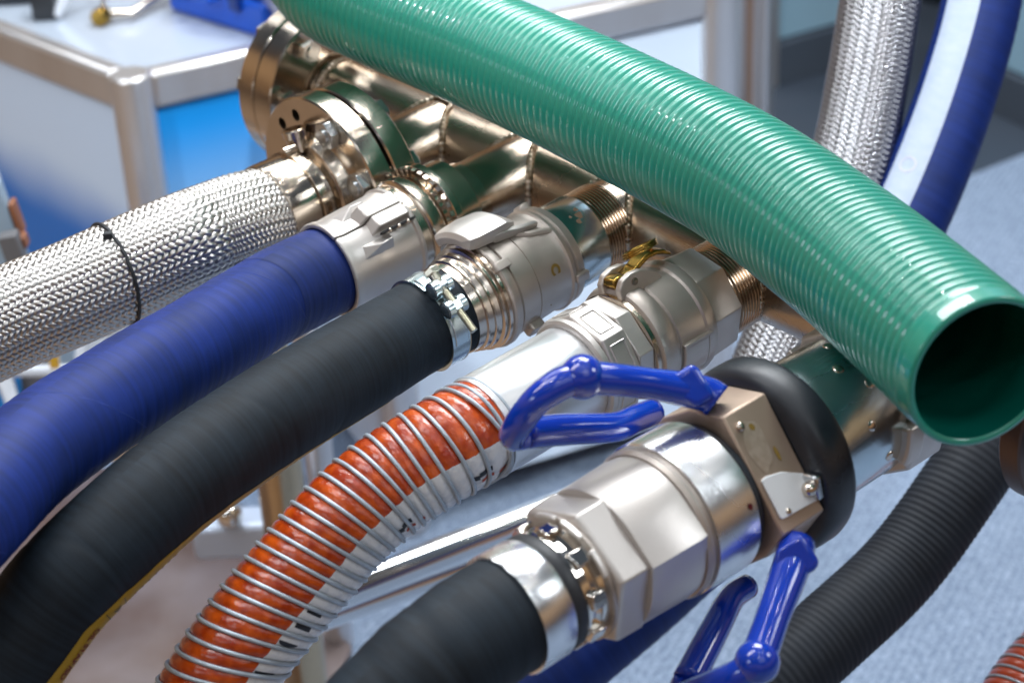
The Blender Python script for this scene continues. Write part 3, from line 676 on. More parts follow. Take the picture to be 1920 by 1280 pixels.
HB = mat('bolt_steel', (.55, .57, .58), .25, 1., bump=(200, .2))
for k, a in enumerate((67, 22, -23, -68, 203)): hexbolt(.078, .1445, .0715, D(a), .0078, hw=.0095).obj('hex_bolt', HB, c, bevel=.0006)

# 2 safety clamp coupling of the blue hose
c = coup('clamp_coupling', 'b2', 'cast clamp shell coupling gripping the end of the blue hose')
MB().lathe([(.1135, .034), (.1135, .0460), (.1145, .0468), (.121, .0468), (.1215, .0430), (.1245, .0425), (.125, .0475), (.127, .0482), (.136, .0482), (.138, .0465), (.139, .0440), (.150, .0440)], 96).obj('adapter', STEEL, c)
def shell(a0, a1): return MB().sector([(.146, .036, .0420, a0, a1), (.1475, .036, .0455, a0, a1), (.151, .036, .0462, a0, a1), (.153, .036, .0440, a0, a1), (.195, .0375, .0425, a0, a1), (.212, .0378, .0415, a0, a1), (.217, .038, .0425, a0, a1), (.221, .0385, .0430, a0, a1), (.2225, .039, .0422, a0, a1)], 40)
shell(D(64), D(240)).obj('clamp_shell', CASTL, c, bevel=.0006)
shell(D(-119), D(61.5)).obj('clamp_shell', CASTL, c, bevel=.0006)
# upper bolting lug: a long bar each side of the split
def bar(w0, w1, y0, y1, r0, r1, tp=.006): 
    P8 = [(w0, y0, r0), (w1, y0, r0), (w1, y1, r0), (w0, y1, r0), (w0+tp*.3, y0, r1), (w1-tp, y0, r1), (w1-tp, y1, r1), (w0+tp*.3, y1, r1)]
    return MB().add(P8, [(3, 2, 1, 0), (4, 5, 6, 7), (0, 1, 5, 4), (1, 2, 6, 5), (2, 3, 7, 6), (3, 0, 4, 7)])
lift(bar(.150, .199, -.0155, -.0012, .036, .0505, .010), 0, D(62), 0).obj('clamp_lug', CASTL, c, bevel=.0012)
lift(bar(.150, .195, .0008, .0135, .036, .0500, .010), 0, D(64), 0).obj('clamp_lug', CASTL, c, bevel=.0012)
# pyramid shoulders either side and the bolts in the slot
for (a, y0, y1) in ((D(40), -.004, .014), (D(84), -.013, .007)):
    pk = MB().add([(.190, y0, .038), (.207, y0+.003, .0405), (.207, y1-.003, .0405), (.190, y1, .038), (.191, (y0+y1)/2+.001, .0505), (.176, y0, .039), (.176, y1, .039), (.178, (y0+y1)/2, .0495)],
                  [(1, 2, 4), (0, 1, 4), (2, 3, 4), (0, 4, 7, 5), (3, 6, 7, 4), (5, 7, 6)])
    lift(pk, 0, a, 0).obj('clamp_shoulder', CASTL, c, bevel=.0008)
lift(MB().box((0, 0, 0), (.036, .0016, .0055)), .168, D(62)-math.atan(.0162/.046)*1.0, .0485).obj('bolt_slot', DARK, c)
for k, w in enumerate((.158, .168, .178)):
    q = MB().ball((0, 0, 0), .0026, 12, 8); lift(q, w, D(41.5), .0492).obj('clamp_bolt', STEELT, c)
for w in (.162, .185): lift(MB().ball((0, 0, 0), .003, 12, 8, (1.5, 1, .5)), w, D(84), .0440).obj('boss', CASTL, c)

# 3 lug coupling of the black hose, zinc nipple
c = coup('lug_coupling', 'b3', 'matt cast aluminium coupling with hook lever between the zinc nipple and the black hose')
mm = MB().lathe([(.044, .030), (.0445, .0385), (.0455, .0392), (.079, .0392), (.0795, .030)], 96).obj('zinc_nipple', ZINC, c)
for k, (w, a, s_) in enumerate(((.058, 62, 1), (.062, 55, .7), (.056, 72, .6), (.066, 66, .4))):
    V, F = subdiv_poly([(.003*s_*math.cos(t)*(1+.4*math.sin(3*t+k)), .0045*s_*math.sin(t)*(1+.3*math.cos(2*t))) for t in np.linspace(0, 2*math.pi, 12, endpoint=False)], [tuple(range(12))], 1)
    MB().add([(w+x, .0393*math.cos(D(a)+y/.039), .0393*math.sin(D(a)+y/.039)) for x, y in V], F).obj('rust_spot', mat('rust_stain', (.36, .25, .17), .5, .5) if k == 0 else bpy.data.materials['rust_stain'], c)
MB().lathe([(.0785, .034), (.0785, .0425), (.080, .0440), (.0865, .0445), (.088, .0425), (.089, .0425), (.0905, .0455), (.094, .0462), (.0955, .0445), (.100, .0432), (.1295, .0448), (.130, .0440), (.1306, .0440), (.131, .0452), (.150, .0462), (.151, .0445), (.1525, .0445), (.1535, .0480), (.156, .0490), (.1605, .0490), (.162, .0478), (.1625, .0435)], 110).obj('coupling_body', CAST, c, smooth=28)
MB().lathe([(.162, .030), (.162, .0460), (.1635, .0468), (.1665, .0468), (.1675, .0440), (.1690, .0440), (.1695, .0455), (.1715, .0458), (.1725, .0430), (.1760, .0420), (.1765, .0432), (.1785, .0432), (.1790, .0415), (.183, .0405), (.1835, .0412), (.1850, .0412), (.1855, .0395), (.1930, .0390), (.193, .030)], 110).obj('turned_tail', STEELT, c, smooth=25)
MB().sector([(.0775, .040, .0478, D(60), D(74)), (.079, .040, .0492, D(58), D(76)), (.0865, .040, .0485, D(60), D(76)), (.089, .040, .0455, D(63), D(74))], 4).obj('rim_lug', CAST, c, bevel=.001, M=Matrix.Rotation(R(58), 4, 'X'))
lug = MB().sector([(.0785, .041, .0480, D(-6), D(2)), (.080, .041, .0490, D(-7), D(3)), (.091, .041, .0488, D(-7), D(3)), (.0925, .041, .0478, D(-6), D(2))], 3)
lug.obj('rim_lug', CAST, c, bevel=.0008)
MB().sector([(.148, .043, .0500, D(47), D(54)), (.149, .043, .0510, D(46), D(55)), (.1625, .043, .0512, D(46), D(55)), (.164, .043, .0500, D(47), D(54))], 3).obj('rim_lug', CAST, c, bevel=.0008)
MB().sector([(.128, .042, .0500, D(-44), D(-32)), (.130, .042, .0525, D(-46), D(-30)), (.142, .042, .0525, D(-46), D(-30)), (.144, .042, .0500, D(-44), D(-32))], 4).obj('rim_lug', CAST, c, bevel=.0012)
# raised ribs of the hook recess
def ribline(pts, r=.0016, rad=.0455):
    return MB().tube([(w, rad*math.cos(D(a)), rad*math.sin(D(a))) for w, a in pts], r, 8)
ribline([(.094, 60), (.100, 63), (.112, 68), (.120, 74), (.126, 84), (.127, 94)], .0030, .0440).obj('hook_rib', CAST, c)
# hook shaped locking lever on the top
hk = MB().sector([(.118, .0455, .0520, D(84), D(98)), (.124, .0480, .0565, D(80), D(112)), (.132, .0485, .0620, D(77), D(121)), (.146, .0495, .0630, D(76), D(127)), (.162, .0500, .0620, D(77), D(129)), (.169, .0500, .0600, D(80), D(129)), (.172, .0505, .0560, D(88), D(126))], 14)
hk.obj('hook_lever', CASTL, c, bevel=.0013, seg=2, smooth=30)
MB().sector([(.100, .0440, .0485, D(72), D(77)), (.118, .0440, .0510, D(73), D(79)), (.134, .0455, .0545, D(75), D(84)), (.146, .0470, .0560, D(76), D(86))], 4).obj('lever_arm', CASTL, c, bevel=.0015)
# ochre C mark on the body
V, F = text_poly('C', .013, .0007); V, F = subdiv_poly(V, F, 1)
MB().add([(.1135-y*.9, (.0446)*math.cos(D(26)-(x)/.0446), (.0446)*math.sin(D(26)-(x)/.0446)) for x, y in V], F).obj('mark', OCHRE, c)
MB().box((.1185, .0440*math.cos(D(-20)), .0440*math.sin(D(-20))), (.001, .001, .001)).obj('mark', OCHRE, c)

# 4 cam lock coupling of the orange hose
c = coup('camlock_coupling', 'b4', 'cast cam lock coupling with brass lever and pull rings ahead of the orange hose')
MB().npoly([(.0497, .040), (.0505, .0435), (.0525, .0448), (.080, .0462), (.084, .0445)], 8, D(12)).obj('octagon_end', CAST, c, bevel=.0008)
MB().lathe([(.082, .030), (.082, .0440), (.0835, .0475), (.088, .0488), (.093, .0480), (.0945, .0462), (.120, .0455), (.1215, .0440), (.123, .0440), (.1245, .0470), (.127, .0485), (.137, .0487), (.1405, .0475), (.142, .0445), (.142, .03)], 110).obj('coupler_body', CAST, c, smooth=30)
MB().lathe([(.1418, .034), (.1418, .0438), (.1425, .0446), (.1465, .0446), (.147, .0435), (.1475, .034)], 96).obj('seal_ring', STEEL, c)
MB().sector([(.094, .044, .0478, D(-14), D(20)), (.096, .044, .0492, D(-14), D(20)), (.119, .044, .0492, D(-14), D(20)), (.121, .044, .0478, D(-14), D(20))], 10).obj('cam_boss', CAST, c, bevel=.001, M=Matrix.Rotation(R(-12), 4, 'X'))
MB().sector([(.090, .045, .0498, D(-22), D(-18)), (.121, .045, .0498, D(-22), D(-18))], 2).obj('boss_rib', CAST, c, bevel=.001, M=Matrix.Rotation(R(28), 4, 'X'))
# the two ears at the top with the lever pin
ear = [(.094, .042), (.139, .042), (.140, .051), (.135, .0575), (.126, .0600), (.116, .0590), (.106, .0545), (.098, .0480)]
for y0 in (.0075, -.0135):
    e_ = MB(); n_ = len(ear)
    e_.add([(w, y0, r) for w, r in ear]+[(w, y0+.0062, r) for w, r in ear], [tuple(range(n_))[::-1], tuple(range(n_, 2*n_))]+[(i, (i+1) % n_, n_+(i+1) % n_, n_+i) for i in range(n_)])
    lift(e_, .005, D(99), 0).obj('cam_ear', CAST, c, bevel=.0014, seg=3)
pin = MB().lathe([(-.0150, 0), (-.0150, .0030), (.0148, .0030), (.0152, .0024), (.0152, 0)], 18); pin.v = [(y, x, z) for x, y, z in pin.v]
lift(pin, .129, D(99), .0525).obj('lever_pin', bpy.data.materials['dark_pin_steel'], c)
lv = [(.138, .0530), (.136, .0580), (.128, .0605), (.118, .0600), (.108, .0640), (.098, .0690), (.088, .0730), (.076, .0748), (.066, .0740), (.058, .0700), (.0575, .0675), (.066, .0696), (.076, .0708), (.087, .0690), (.096, .0650), (.106, .0600), (.113, .0545), (.124, .0500), (.133, .0490)]
lv = [(.138-(.138-w)*.80, r-(.124-w)*.19) for w, r in lv]; e_ = MB(); n_ = len(lv)
e_.add([(w, -.0062, r) for w, r in lv]+[(w, .0062, r) for w, r in lv], [tuple(range(n_))[::-1], tuple(range(n_, 2*n_))]+[(i, (i+1) % n_, n_+(i+1) % n_, n_+i) for i in range(n_)])
lift(e_, .005, D(101), -.004).obj('cam_lever', BRASS, c, bevel=.0012)
for k in range(3):
    rg = [(.103+.0135*math.cos(t), .0125*1.2*math.sin(t), .0640+.0019*k+.0062*math.sin(t)) for t in np.linspace(0, 2*math.pi, 40)]
    lift(MB().tube(rg, .0009, 8), 0, D(103), -.001).obj('pull_ring', BRASS, c)
MB().npoly([(.1475, .0440), (.148, .0450), (.163, .0462), (.164, .0450)], 8, D(22)).obj('male_hexagon', CASTL, c, bevel=.0007)
MB().npoly([(.1640, .0455), (.1650, .0472), (.1870, .0472), (.1885, .0455)], 8, D(8)).obj('union_nut', CASTL, c, bevel=.0008)
for k in range(8):
    a = D(8)+math.pi/4*(k+.5); ap = .0472*math.cos(math.pi/8)
    pl = [(.0085*math.cos(t)*.9+(0), .0118*math.sin(t)) for t in np.linspace(0, 2*math.pi, 20, endpoint=False)]
    sq = [(max(-.0072, min(.0072, x*1.5)), max(-.0115, min(.0115, y*1.25))) for x, y in pl]
    ring = MB().tube([(x, y, 0) for x, y in sq]+[(sq[0][0], sq[0][1], 0)], .0008, 6)
    lift(ring, .176, a, ap+.0002).obj('flat_recess_rim', CASTL, c)
MB().lathe([(.1885, .03), (.1885, .0425), (.190, .0445), (.1945, .0445), (.196, .0425), (.1962, .03)], 96).obj('collar_ring', CASTL, c)
MB().lathe([(.1962, .030), (.1962, .0392), (.197, .0397), (.288, .0397), (.2895, .0390), (.290, .036)], 110).obj('sleeve', SLEEVE, c)

# 5 dry disconnect coupling with blue handles
c = coup('dry_disconnect_coupling', 'b5', 'large dry disconnect coupling with rubber guard ring and blue coated handles', 'coupling')
MB().lathe([(.094, .04), (.094, .0500), (.097, .0520), (.099, .0535), (.101, .0542), (.152, .0545), (.166, .0535), (.176, .05)], 110).obj('receiver', ZINC, c)
for (w, a) in ((.118, 52), (.130, 74), (.112, 100), (.134, 24), (.118, -10)):
    lift(MB().ball((0, 0, 0), .0042, 16, 10, (1, 1, .35)), w, D(a), .0542).obj('ball_lock', STEELT, c)
MB().sector([(.088, .05, .0600, D(-28), D(2)), (.090, .05, .0620, D(-29), D(3)), (.104, .05, .0620, D(-29), D(3)), (.106, .05, .0600, D(-28), D(2))], 6).obj('key_lug', CAST, c, bevel=.0015, M=Matrix.Rotation(R(6), 4, 'X'))
MB().sector([(.088, .05, .0600, D(150), D(180)), (.106, .05, .0600, D(150), D(180))], 6).obj('key_lug', CAST, c, bevel=.0015)
MB().lathe([(.174, .052), (.174, .067), (.1748, .0698), (.1765, .0715), (.180, .0724), (.191, .0724), (.196, .0714), (.1998, .0692), (.202, .0655), (.203, .060), (.203, .05), (.19, .048)], 120).obj('rubber_guard', TYRE, c, smooth=60)
OILY = mat('oily_machined_alloy', (.56, .43, .34), .42, .6, bump=(60, .15), var=(22, .4, (.48, .36, .28)), rvar=(20, .1))
HBP = [(-30, .0600), (-4, .0670), (79, .0670), (108, .0610), (138, .0600), (176, .0670), (259, .0670), (292, .0610)]
MB().prism([(r*math.cos(D(a)), r*math.sin(D(a))) for a, r in HBP], .2035, .2450, Matrix(((0, 0, 1), (1, 0, 0), (0, 1, 0)))).obj('handle_block', OILY, c, bevel=.0014)
MB().lathe([(.2448, .03), (.2448, .0480), (.2460, .0510), (.2500, .0510), (.2508, .0545), (.2528, .0552), (.2540, .0540), (.2545, .03)], 90).obj('neck_groove', TYRE, c)
MB().lathe([(.2542, .03), (.2542, .0552), (.256, .0566), (.2915, .0568), (.2935, .0555), (.2935, .03)], 128).obj('polished_band', ALU, c)
MB().lathe([(.2934, .03), (.2934, .0520), (.2955, .0512), (.2975, .0545), (.300, .0552), (.303, .0535), (.3035, .03)], 110).obj('shoulder_ring', CAST, c)
def bodyr(a, ap, corners=(21, 201), hw=25):
    for c_ in corners:
        dlt = (math.degrees(a)-c_+180) % 360-180
        if abs(dlt) < hw: return ap/math.cos(math.radians(hw-abs(dlt)))
    return ap
am_ = sorted(set([k*5 for k in range(72)]+[21, 201])); bb_ = MB(); nn_ = len(am_)
sts = [(.302, .0500), (.3035, .0520), (.310, .0528), (.350, .0512), (.3518, .0505), (.3519, .045)]
bb_.add([(w, bodyr(math.radians(a), r)*math.cos(math.radians(a)), bodyr(math.radians(a), r)*math.sin(math.radians(a))) for w, r in sts for a in am_],
        [(j*nn_+i, j*nn_+(i+1) % nn_, (j+1)*nn_+(i+1) % nn_, (j+1)*nn_+i) for j in range(len(sts)-1) for i in range(nn_)])
bb_.obj('cast_body', CASTL, c, smooth=24)
MB().npoly([(.3505, .0505), (.3520, .0528), (.374, .0520), (.3765, .0498)], 6, D(21)).obj('spanner_hexagon', CASTL, c, bevel=.0012)
MB().lathe([(.3762, .03), (.3762, .0440), (.378, .0452), (.3795, .0452), (.380, .03)], 90).obj('shoulder_ring', CAST, c)
MB().lathe([(.3798, .03), (.3798, .0395), (.384, .0385), (.3875, .0405), (.390, .0380), (.3945, .0380), (.396, .0408), (.398, .0408), (.3985, .03)], 90).obj('chrome_groove', CHROME, c)
for k in range(9):
    a = 2*math.pi*k/9+.25
    q = lift(bar(.3830, .3970, -.0058, .0058, .036, .0440, .0015), 0, a, 0).obj('chrome_claw', CHROME, c, bevel=.0012)
for k, a in enumerate((D(96), D(66), D(30))):
    MB().sector([(.3795, .0445, .0475, a, a+D(24)), (.3835, .0445, .0475, a, a+D(24))], 6).obj('retaining_bar', CASTL, c, bevel=.0008)
MB().lathe([(.3982, .03), (.3982, .0405), (.400, .0412), (.4065, .0412), (.408, .0405), (.408, .03)], 90).obj('rubber_washer', BLACKR, c)
V, F = [( .0006*math.cos(t), .0009*math.sin(t)) for t in np.linspace(0, 2*math.pi, 12, endpoint=False)], [tuple(range(12))]
MB().add([(.262+3*x, .0574*math.cos(D(22)+y*2.6/.057), .0574*math.sin(D(22)+y*2.6/.057)) for x, y in V], F).obj('red_dot', REDDOT, c)
# rating plate on the near flat, stain on the upper flat
ap = .067*math.cos(D(41.5)); FA = D(37.5)
def flatpiece(poly, a, th, name, m, r=ap, bv=.0006):
    return lift(MB().prism(poly, 0, th), 0, a, r).obj(name, m, c, bevel=bv)
PLATE = mat('white_rating_plate', (.82, .85, .88), .4, .0, bump=(120, .2))
FL = FA
flatpiece([(.2060, .0160), (.2230, .0070), (.2370, .0040), (.2415, .0050), (.2415, .0330), (.2400, .0345), (.2060, .0360)], FL, .0016, 'rating_plate', PLATE, ap+.0004)
for (w, y) in ((.2110, .0270), (.2330, .0320)):
    lift(MB().ball((w, y, .0016), .0026, 14, 8, (1, 1, .5)), 0, FL, ap).obj('plate_rivet', STEELT, c)
lift(MB().ball((.2360, -.0330, .001), .0034, 14, 8, (1, 1, .6)), 0, FA, ap).obj('plate_rivet', STEELT, c)
def blob(w, y, sw, sy, k, name, m, a, dz):
    t = np.linspace(0, 2*math.pi, 30)[:-1]; rr = 1+.12*np.sin(2*t+k)+.07*np.sin(5*t+2*k)
    q = MB().add([(w+sw*r*math.cos(x), y+sy*r*math.sin(x), dz) for x, r in zip(t, rr)], [tuple(range(29))]); return lift(q, 0, a, ap).obj(name, m, c)
blob(.2300, -.0165, .0085, .0200, 1.0, 'grease_stain', mat('grease_stain', (.62, .50, .41), .40, .55, var=(160, .8, (.52, .40, .31))), FA, .0002)
blob(.2180, -.0050, .0014, .0060, 2.0, 'grease_streak', mat('ochre_grease', (.26, .17, .04), .4), FA, .0004)
blob(.2270, -.0290, .0022, .0026, 3.0, 'grease_streak', bpy.data.materials['ochre_grease'], FA, .0004)
# side clevis beside the plate
lift(MB().box((.2065, 0, 0), (.006, .018, .014)), 0, D(12), .0600).obj('clevis', HB, c, bevel=.002)
lift(MB().ball((.2110, 0, 0), .0055, 16, 10), 0, D(12), .061).obj('clevis_screw', STEELT, c)

CI = frame(*BR['b5']).inverted()
def lp(x, y, d): return CI @ P(x, y, d)
def handle(armA, armB, grip, ballp, name='handle'):
    mb = MB()
    def arm(pts, rad): mb.tube(smoothpts(pts), rad_i(rad, len(smoothpts(pts))), 18)
    for pts, rad in armA+armB+grip: arm(pts, rad)
    for b_, r_ in ballp: mb.ball(b_, r_, 24, 16)
    return mb.obj(name, BLUEP, c, smooth=0)
def smoothpts(pts, n=8):
    p = Path([Vector(q) for q in pts]); w = np.linspace(0, p.L, n*(len(pts)-1)+1); return [Vector(q) for q in p.at(w)[0]]
def rad_i(rad, n):
    if not hasattr(rad, '__len__'): return rad
    return list(np.interp(np.linspace(0, 1, n), np.linspace(0, 1, len(rad)), rad))
# upper handle
A_ = [lp(1345, 752, 1.325), lp(1320, 738, 1.325), lp(1240, 722, 1.315), lp(1160, 712, 1.305), lp(1092, 706, 1.30)]
B_ = [lp(1226, 772, 1.40), lp(1190, 786, 1.385), lp(1150, 801, 1.37), lp(1060, 805, 1.35), lp(985, 812, 1.33)]
G_ = [lp(1092, 706, 1.30), lp(1050, 720, 1.295), lp(1005, 752, 1.295), lp(972, 795, 1.31), lp(962, 818, 1.325), lp(985, 815, 1.33)]
handle([(A_, [.0125, .0120, .0105, .0108, .0115])], [(B_, [.0098, .0102, .0108, .0112, .0108])], [(G_, [.0105, .0110, .0100, .0100, .0095, .0098])], [(A_[-1], .0152)])
def wing(poly, d0, d1):
    n = len(poly); MB().add([lp(x, y, d0) for x, y in poly]+[lp(x, y, d1) for x, y in poly], [tuple(range(n))[::-1], tuple(range(n, 2*n))]+[(i, (i+1) % n, n+(i+1) % n, n+i) for i in range(n)]).obj('handle_wing', BLUEP, c, bevel=.004, seg=4, smooth=60)
wing([(1245, 700), (1268, 700), (1297, 680), (1310, 690), (1342, 742), (1308, 766), (1285, 752), (1245, 738)], 1.309, 1.334)
# lower handle
A_ = [lp(1494, 1022, 1.325), lp(1484, 1060, 1.31), lp(1455, 1140, 1.29), lp(1420, 1240, 1.27)]
B_ = [lp(1402, 1098, 1.40), lp(1372, 1120, 1.385), lp(1345, 1170, 1.36), lp(1290, 1275, 1.33)]
G_ = [lp(1420, 1240, 1.27), lp(1380, 1268, 1.275), lp(1320, 1290, 1.30), lp(1280, 1300, 1.33), lp(1290, 1275, 1.33)]
handle([(A_, [.0130, .0125, .0112, .0118])], [(B_, [.0090, .0098, .0105, .0108])], [(G_, [.0105, .0105, .0100, .0100, .0100])], [(A_[-1], .0148)])
wing([(1455, 1030), (1504, 1000), (1537, 1052), (1530, 1068), (1492, 1088), (1478, 1110), (1450, 1100)], 1.300, 1.328)

# ------------------------------------------------------------------ hoses
def out_pt(b, w): return frame(*BR[b]) @ Vector((w, 0, 0))
# braided
h = empty('braided_hose', out_pt('b1', .19), 'steel wire braided hose running off the left edge from the bolted flange', 'hose')
pb = Path([out_pt('b1', .185), out_pt('b1', .203), P(452, 417, 1.757), P(387, 441, 1.728), P(320, 468, 1.70), P(137, 549, 1.665), P(0, 606, 1.645), P(-170, 690, 1.62)])
hl = Matrix.Translation(-Vector(h.location))
def into(o, e): o.matrix_parent_inverse = Matrix.Translation(-Vector(e.location)); return o
into(hose_tube('hose_core', pb, .0405, CORE, h, 48, .01), h)
into(ribbons('wire_braid', pb, .0427, 48, 3.6, .008, pb.L, .0012, .0041, BRAID, h, per=3, cs=4), h)
# cable tie round it
ti = empty('cable_tie', P(215, 500, 1.69), 'thin black cable tie knotted round the braided hose', 'cable tie')
wt = min(np.linspace(0, pb.L, 400), key=lambda w: (Vector(pb.at(w)[0])-P(212, 510, 1.68)).length)
aa = np.linspace(0, 2*math.pi, 80); ww = wt+.006*np.cos(aa-2.6)+RNG.normal(0, .0003, 80)
MB().tube([Vector(q) for q in pb.surf(ww, aa, np.full(80, .0452))], .0016, 8).obj('strap', BLACKR, ti, M=Matrix.Translation(-Vector(ti.location)))
def onh(p, w, a, r): return Vector(p.surf(np.array([w]), np.array([a]), np.array([r]))[0])
kq = onh(pb, wt-.002, -.28, .0455); MB().box(kq, (.007, .006, .006)).obj('knot', BLACKR, ti, bevel=.001, M=Matrix.Translation(-Vector(ti.location)))
kq = onh(pb, wt+.002, -2.45, .046); MB().tube([kq, kq+Vector((-.003, -.002, -.006)), kq+Vector((.001, -.002, -.011))], .0018, 8).obj('tail', BLACKR, ti, M=Matrix.Translation(-Vector(ti.location)))
# blue
h = empty('blue_hose', out_pt('b2', .21), 'royal blue rubber hose held by the cast clamp shells', 'hose')
pl = Path([out_pt('b2', .155), out_pt('b2', .20), out_pt('b2', .235), P(502, 564, 1.63), P(377, 643, 1.55), P(231, 731, 1.47), P(58, 851, 1.385), P(-100, 1010, 1.30), P(-200, 1120, 1.26)])
def bluer(w, a): return .0366+.0022*np.clip((w-.060)/.012, 0, 1)+.00010*np.sin(w*2*math.pi/.0125+a)+.0002*np.sin(w*61+2*a)+.0006*(1-np.clip((w-.06)/.05, 0, 1))*0
into(hose_tube('hose_body', pl, bluer, BLUEHOSE, h, 96, .002), h)
into(hose_tube('outer_wrap', pl, lambda w, a: bluer(w, a)+.0003, wrap_hose_mat('blue_grey_wrap', (.002, .013, .08), (.008, .026, .17), .6, 240), h, 96, .002, w0=.05, w1=.150, skew=lambda w, a: .004*np.sin(a)), h)
for k, (w0, dw) in enumerate(((.14, .05), (.36, .08), (.54, .07))):
    aa = np.linspace(-1.9, 1.1, 60); ww = w0+dw*np.sin((aa+1.9)*.5)
    into(link('wrap_seam', gridmesh('wrap_seam', np.stack([pl.surf(ww+q, aa, bluer(ww, aa)+z) for q, z in ((-.0004, -.0002), (0, .0003), (.0030, -.0002))], 1), False, (np.linspace(0, 1, 3), ww)), BLUEHOSE, h, 0), h)
# black with yellow stripe
h = empty('black_hose', out_pt('b3', .19), 'black rubber hose with a printed yellow stripe along its underside', 'hose')
pk = Path([out_pt('b3', .188), out_pt('b3', .225), out_pt('b3', .25), P(690, 669, 1.565), P(607, 719, 1.53), P(495, 787, 1.48), P(345, 892, 1.425), P(251, 970, 1.395), P(142, 1075, 1.37), P(78, 1150, 1.365), P(-20, 1290, 1.36), P(-80, 1400, 1.35)])
def blackr(w, a): return .0380-sum(.0004*np.exp(-((w-k_-.015*np.sin(a+k_*30))/.003)**2) for k_ in (.09, .17, .235, .33, .41, .50))+.0010*np.clip((w-.05)/.06, 0, 1)+.00005*np.sin(w*2*math.pi/.016+a)+.0002*np.sin(w*47+a)
into(hose_tube('hose_body', pk, blackr, BLACKHOSE, h, 96, .002), h)
YW = .0125
aa = np.linspace(-YW/.038, YW/.038, 13); ww = np.linspace(.10, pk.L, 320)
def yc(w):
    q = np.clip((w-.10)/.62, 0, 1); return -2.70+.80*(1.6*q-.6*q*q)
A2 = aa[None]+yc(ww)[:, None]+.012*np.sin(ww*160)[:, None]*np.sign(aa)[None]
into(link('yellow_stripe', gridmesh('yellow_stripe', pk.surf(np.broadcast_to(ww[:, None], A2.shape), A2, blackr(ww[:, None], A2)+.0004), False), STRIPE, h, 0), h)
def stripe_shape(name, poly, w0, m, mir=-1, fl=-1, yo=0):
    V, F = poly; mb = MB()
    w = np.array([w0+fl*v[0] for v in V]); a = yc(w)+np.array([mir*(v[1]+yo) for v in V])/.038
    mb.add(pk.surf(w, a, blackr(w, a)+.0008), F); return into(mb.obj(name, m, h, smooth=0), h)
T0 = min(np.linspace(0, pk.L, 600), key=lambda w: (Vector(pk.at(w)[0])-P(112, 1106, 1.372)).length)
V, F = text_poly('OIL STAR/SD', .0105, .0004, .78); V, F = subdiv_poly(V, F, 1)
stripe_shape('stripe_lettering', (V, F), T0, REDINK, -1, 1, -.0035)
tri = lambda o, i: [(o[k], o[(k+1) % 3], i[(k+1) % 3], i[k]) for k in range(3)]
V = [(0, -.0045), (.007, -.0045), (.0035, .0045)]; Vi = [(.0012, -.0038), (.0058, -.0038), (.0035, .0028)]
V2, F2 = subdiv_poly(V+Vi, [(0, 1, 4, 3), (1, 2, 5, 4), (2, 0, 3, 5)], 1); stripe_shape('triangle_mark', (V2, F2), T0-.021, BLACKINK, -1, 1, 0)
V3, F3 = text_poly('A', .0048, .0001); stripe_shape('triangle_letter', (V3, F3), T0-.021+.0018, BLACKINK, -1, 1, -.0036)
for x0 in (-.0045, .0110):
    stripe_shape('mark_bracket', subdiv_poly([(x0, -.0095), (x0+.0006, -.0095), (x0+.0006, .0085), (x0, .0085)], [(0, 1, 2, 3)], 2), T0-.021, BLACKINK, -1, 1)
stripe_shape('mark_bracket', subdiv_poly([(-.0045, .0080), (.0116, .0080), (.0116, .0086), (-.0045, .0086)], [(0, 1, 2, 3)], 3), T0-.021, BLACKINK, -1, 1)
for k in range(7):
    stripe_shape('stripe_dash', subdiv_poly([(0, -.001), (.002, -.0018), (.0026, .001), (.0005, .0015)], [(0, 1, 2, 3)], 1), T0-.036-.0068*k, REDINK, -1, 1)
# orange composite
h = empty('composite_hose', out_pt('b4', .28), 'orange corrugated composite hose wound with grey wire and a white lettered band', 'hose')
po = Path([out_pt('b4', .268), out_pt('b4', .30), P(881, 813, 1.458), P(826, 846, 1.448), P(741, 899, 1.442), P(668, 960, 1.435), P(602, 1031, 1.43), P(471, 1189, 1.42), P(378, 1330, 1.42), P(300, 1480, 1.42)])
PIT = .0119
def skw(w, a): return .013*np.clip((w-.08)/.22, 0, 1)*np.cos(a-.6)
def phase(w, a): return w/PIT-.4-a/(2*math.pi)
def orr(w, a):
    f = phase(w, a) % 1.0
    e = np.clip((w-.016)/.01, 0, 1)
    return .0358+.0032*np.abs(np.sin(math.pi*f))**.55*e+.00012*np.sin(9*a+40*w)*np.sin(w*310+3*a)
into(hose_tube('composite_film', po, orr, composite_mat(), h, 120, PIT/14, w0=.012, skew=skw), h)
wa_ = np.arange(.5*PIT+.014, po.L-.01, PIT/48)*1.0
# wire: phase integer -> w = PIT*(k + a/2pi)
tot = np.arange(.85, (po.L-.03)/PIT, 1/56.)
wv = PIT*(tot+.4); av = 2*math.pi*tot
wire_pts = po.surf(wv+skw(wv, av % (2*math.pi)), av, np.full(len(tot), .0388))
into(MB().tube([Vector(q) for q in wire_pts], .0017, 8).obj('wire_helix', WIREG, h, smooth=0), h)
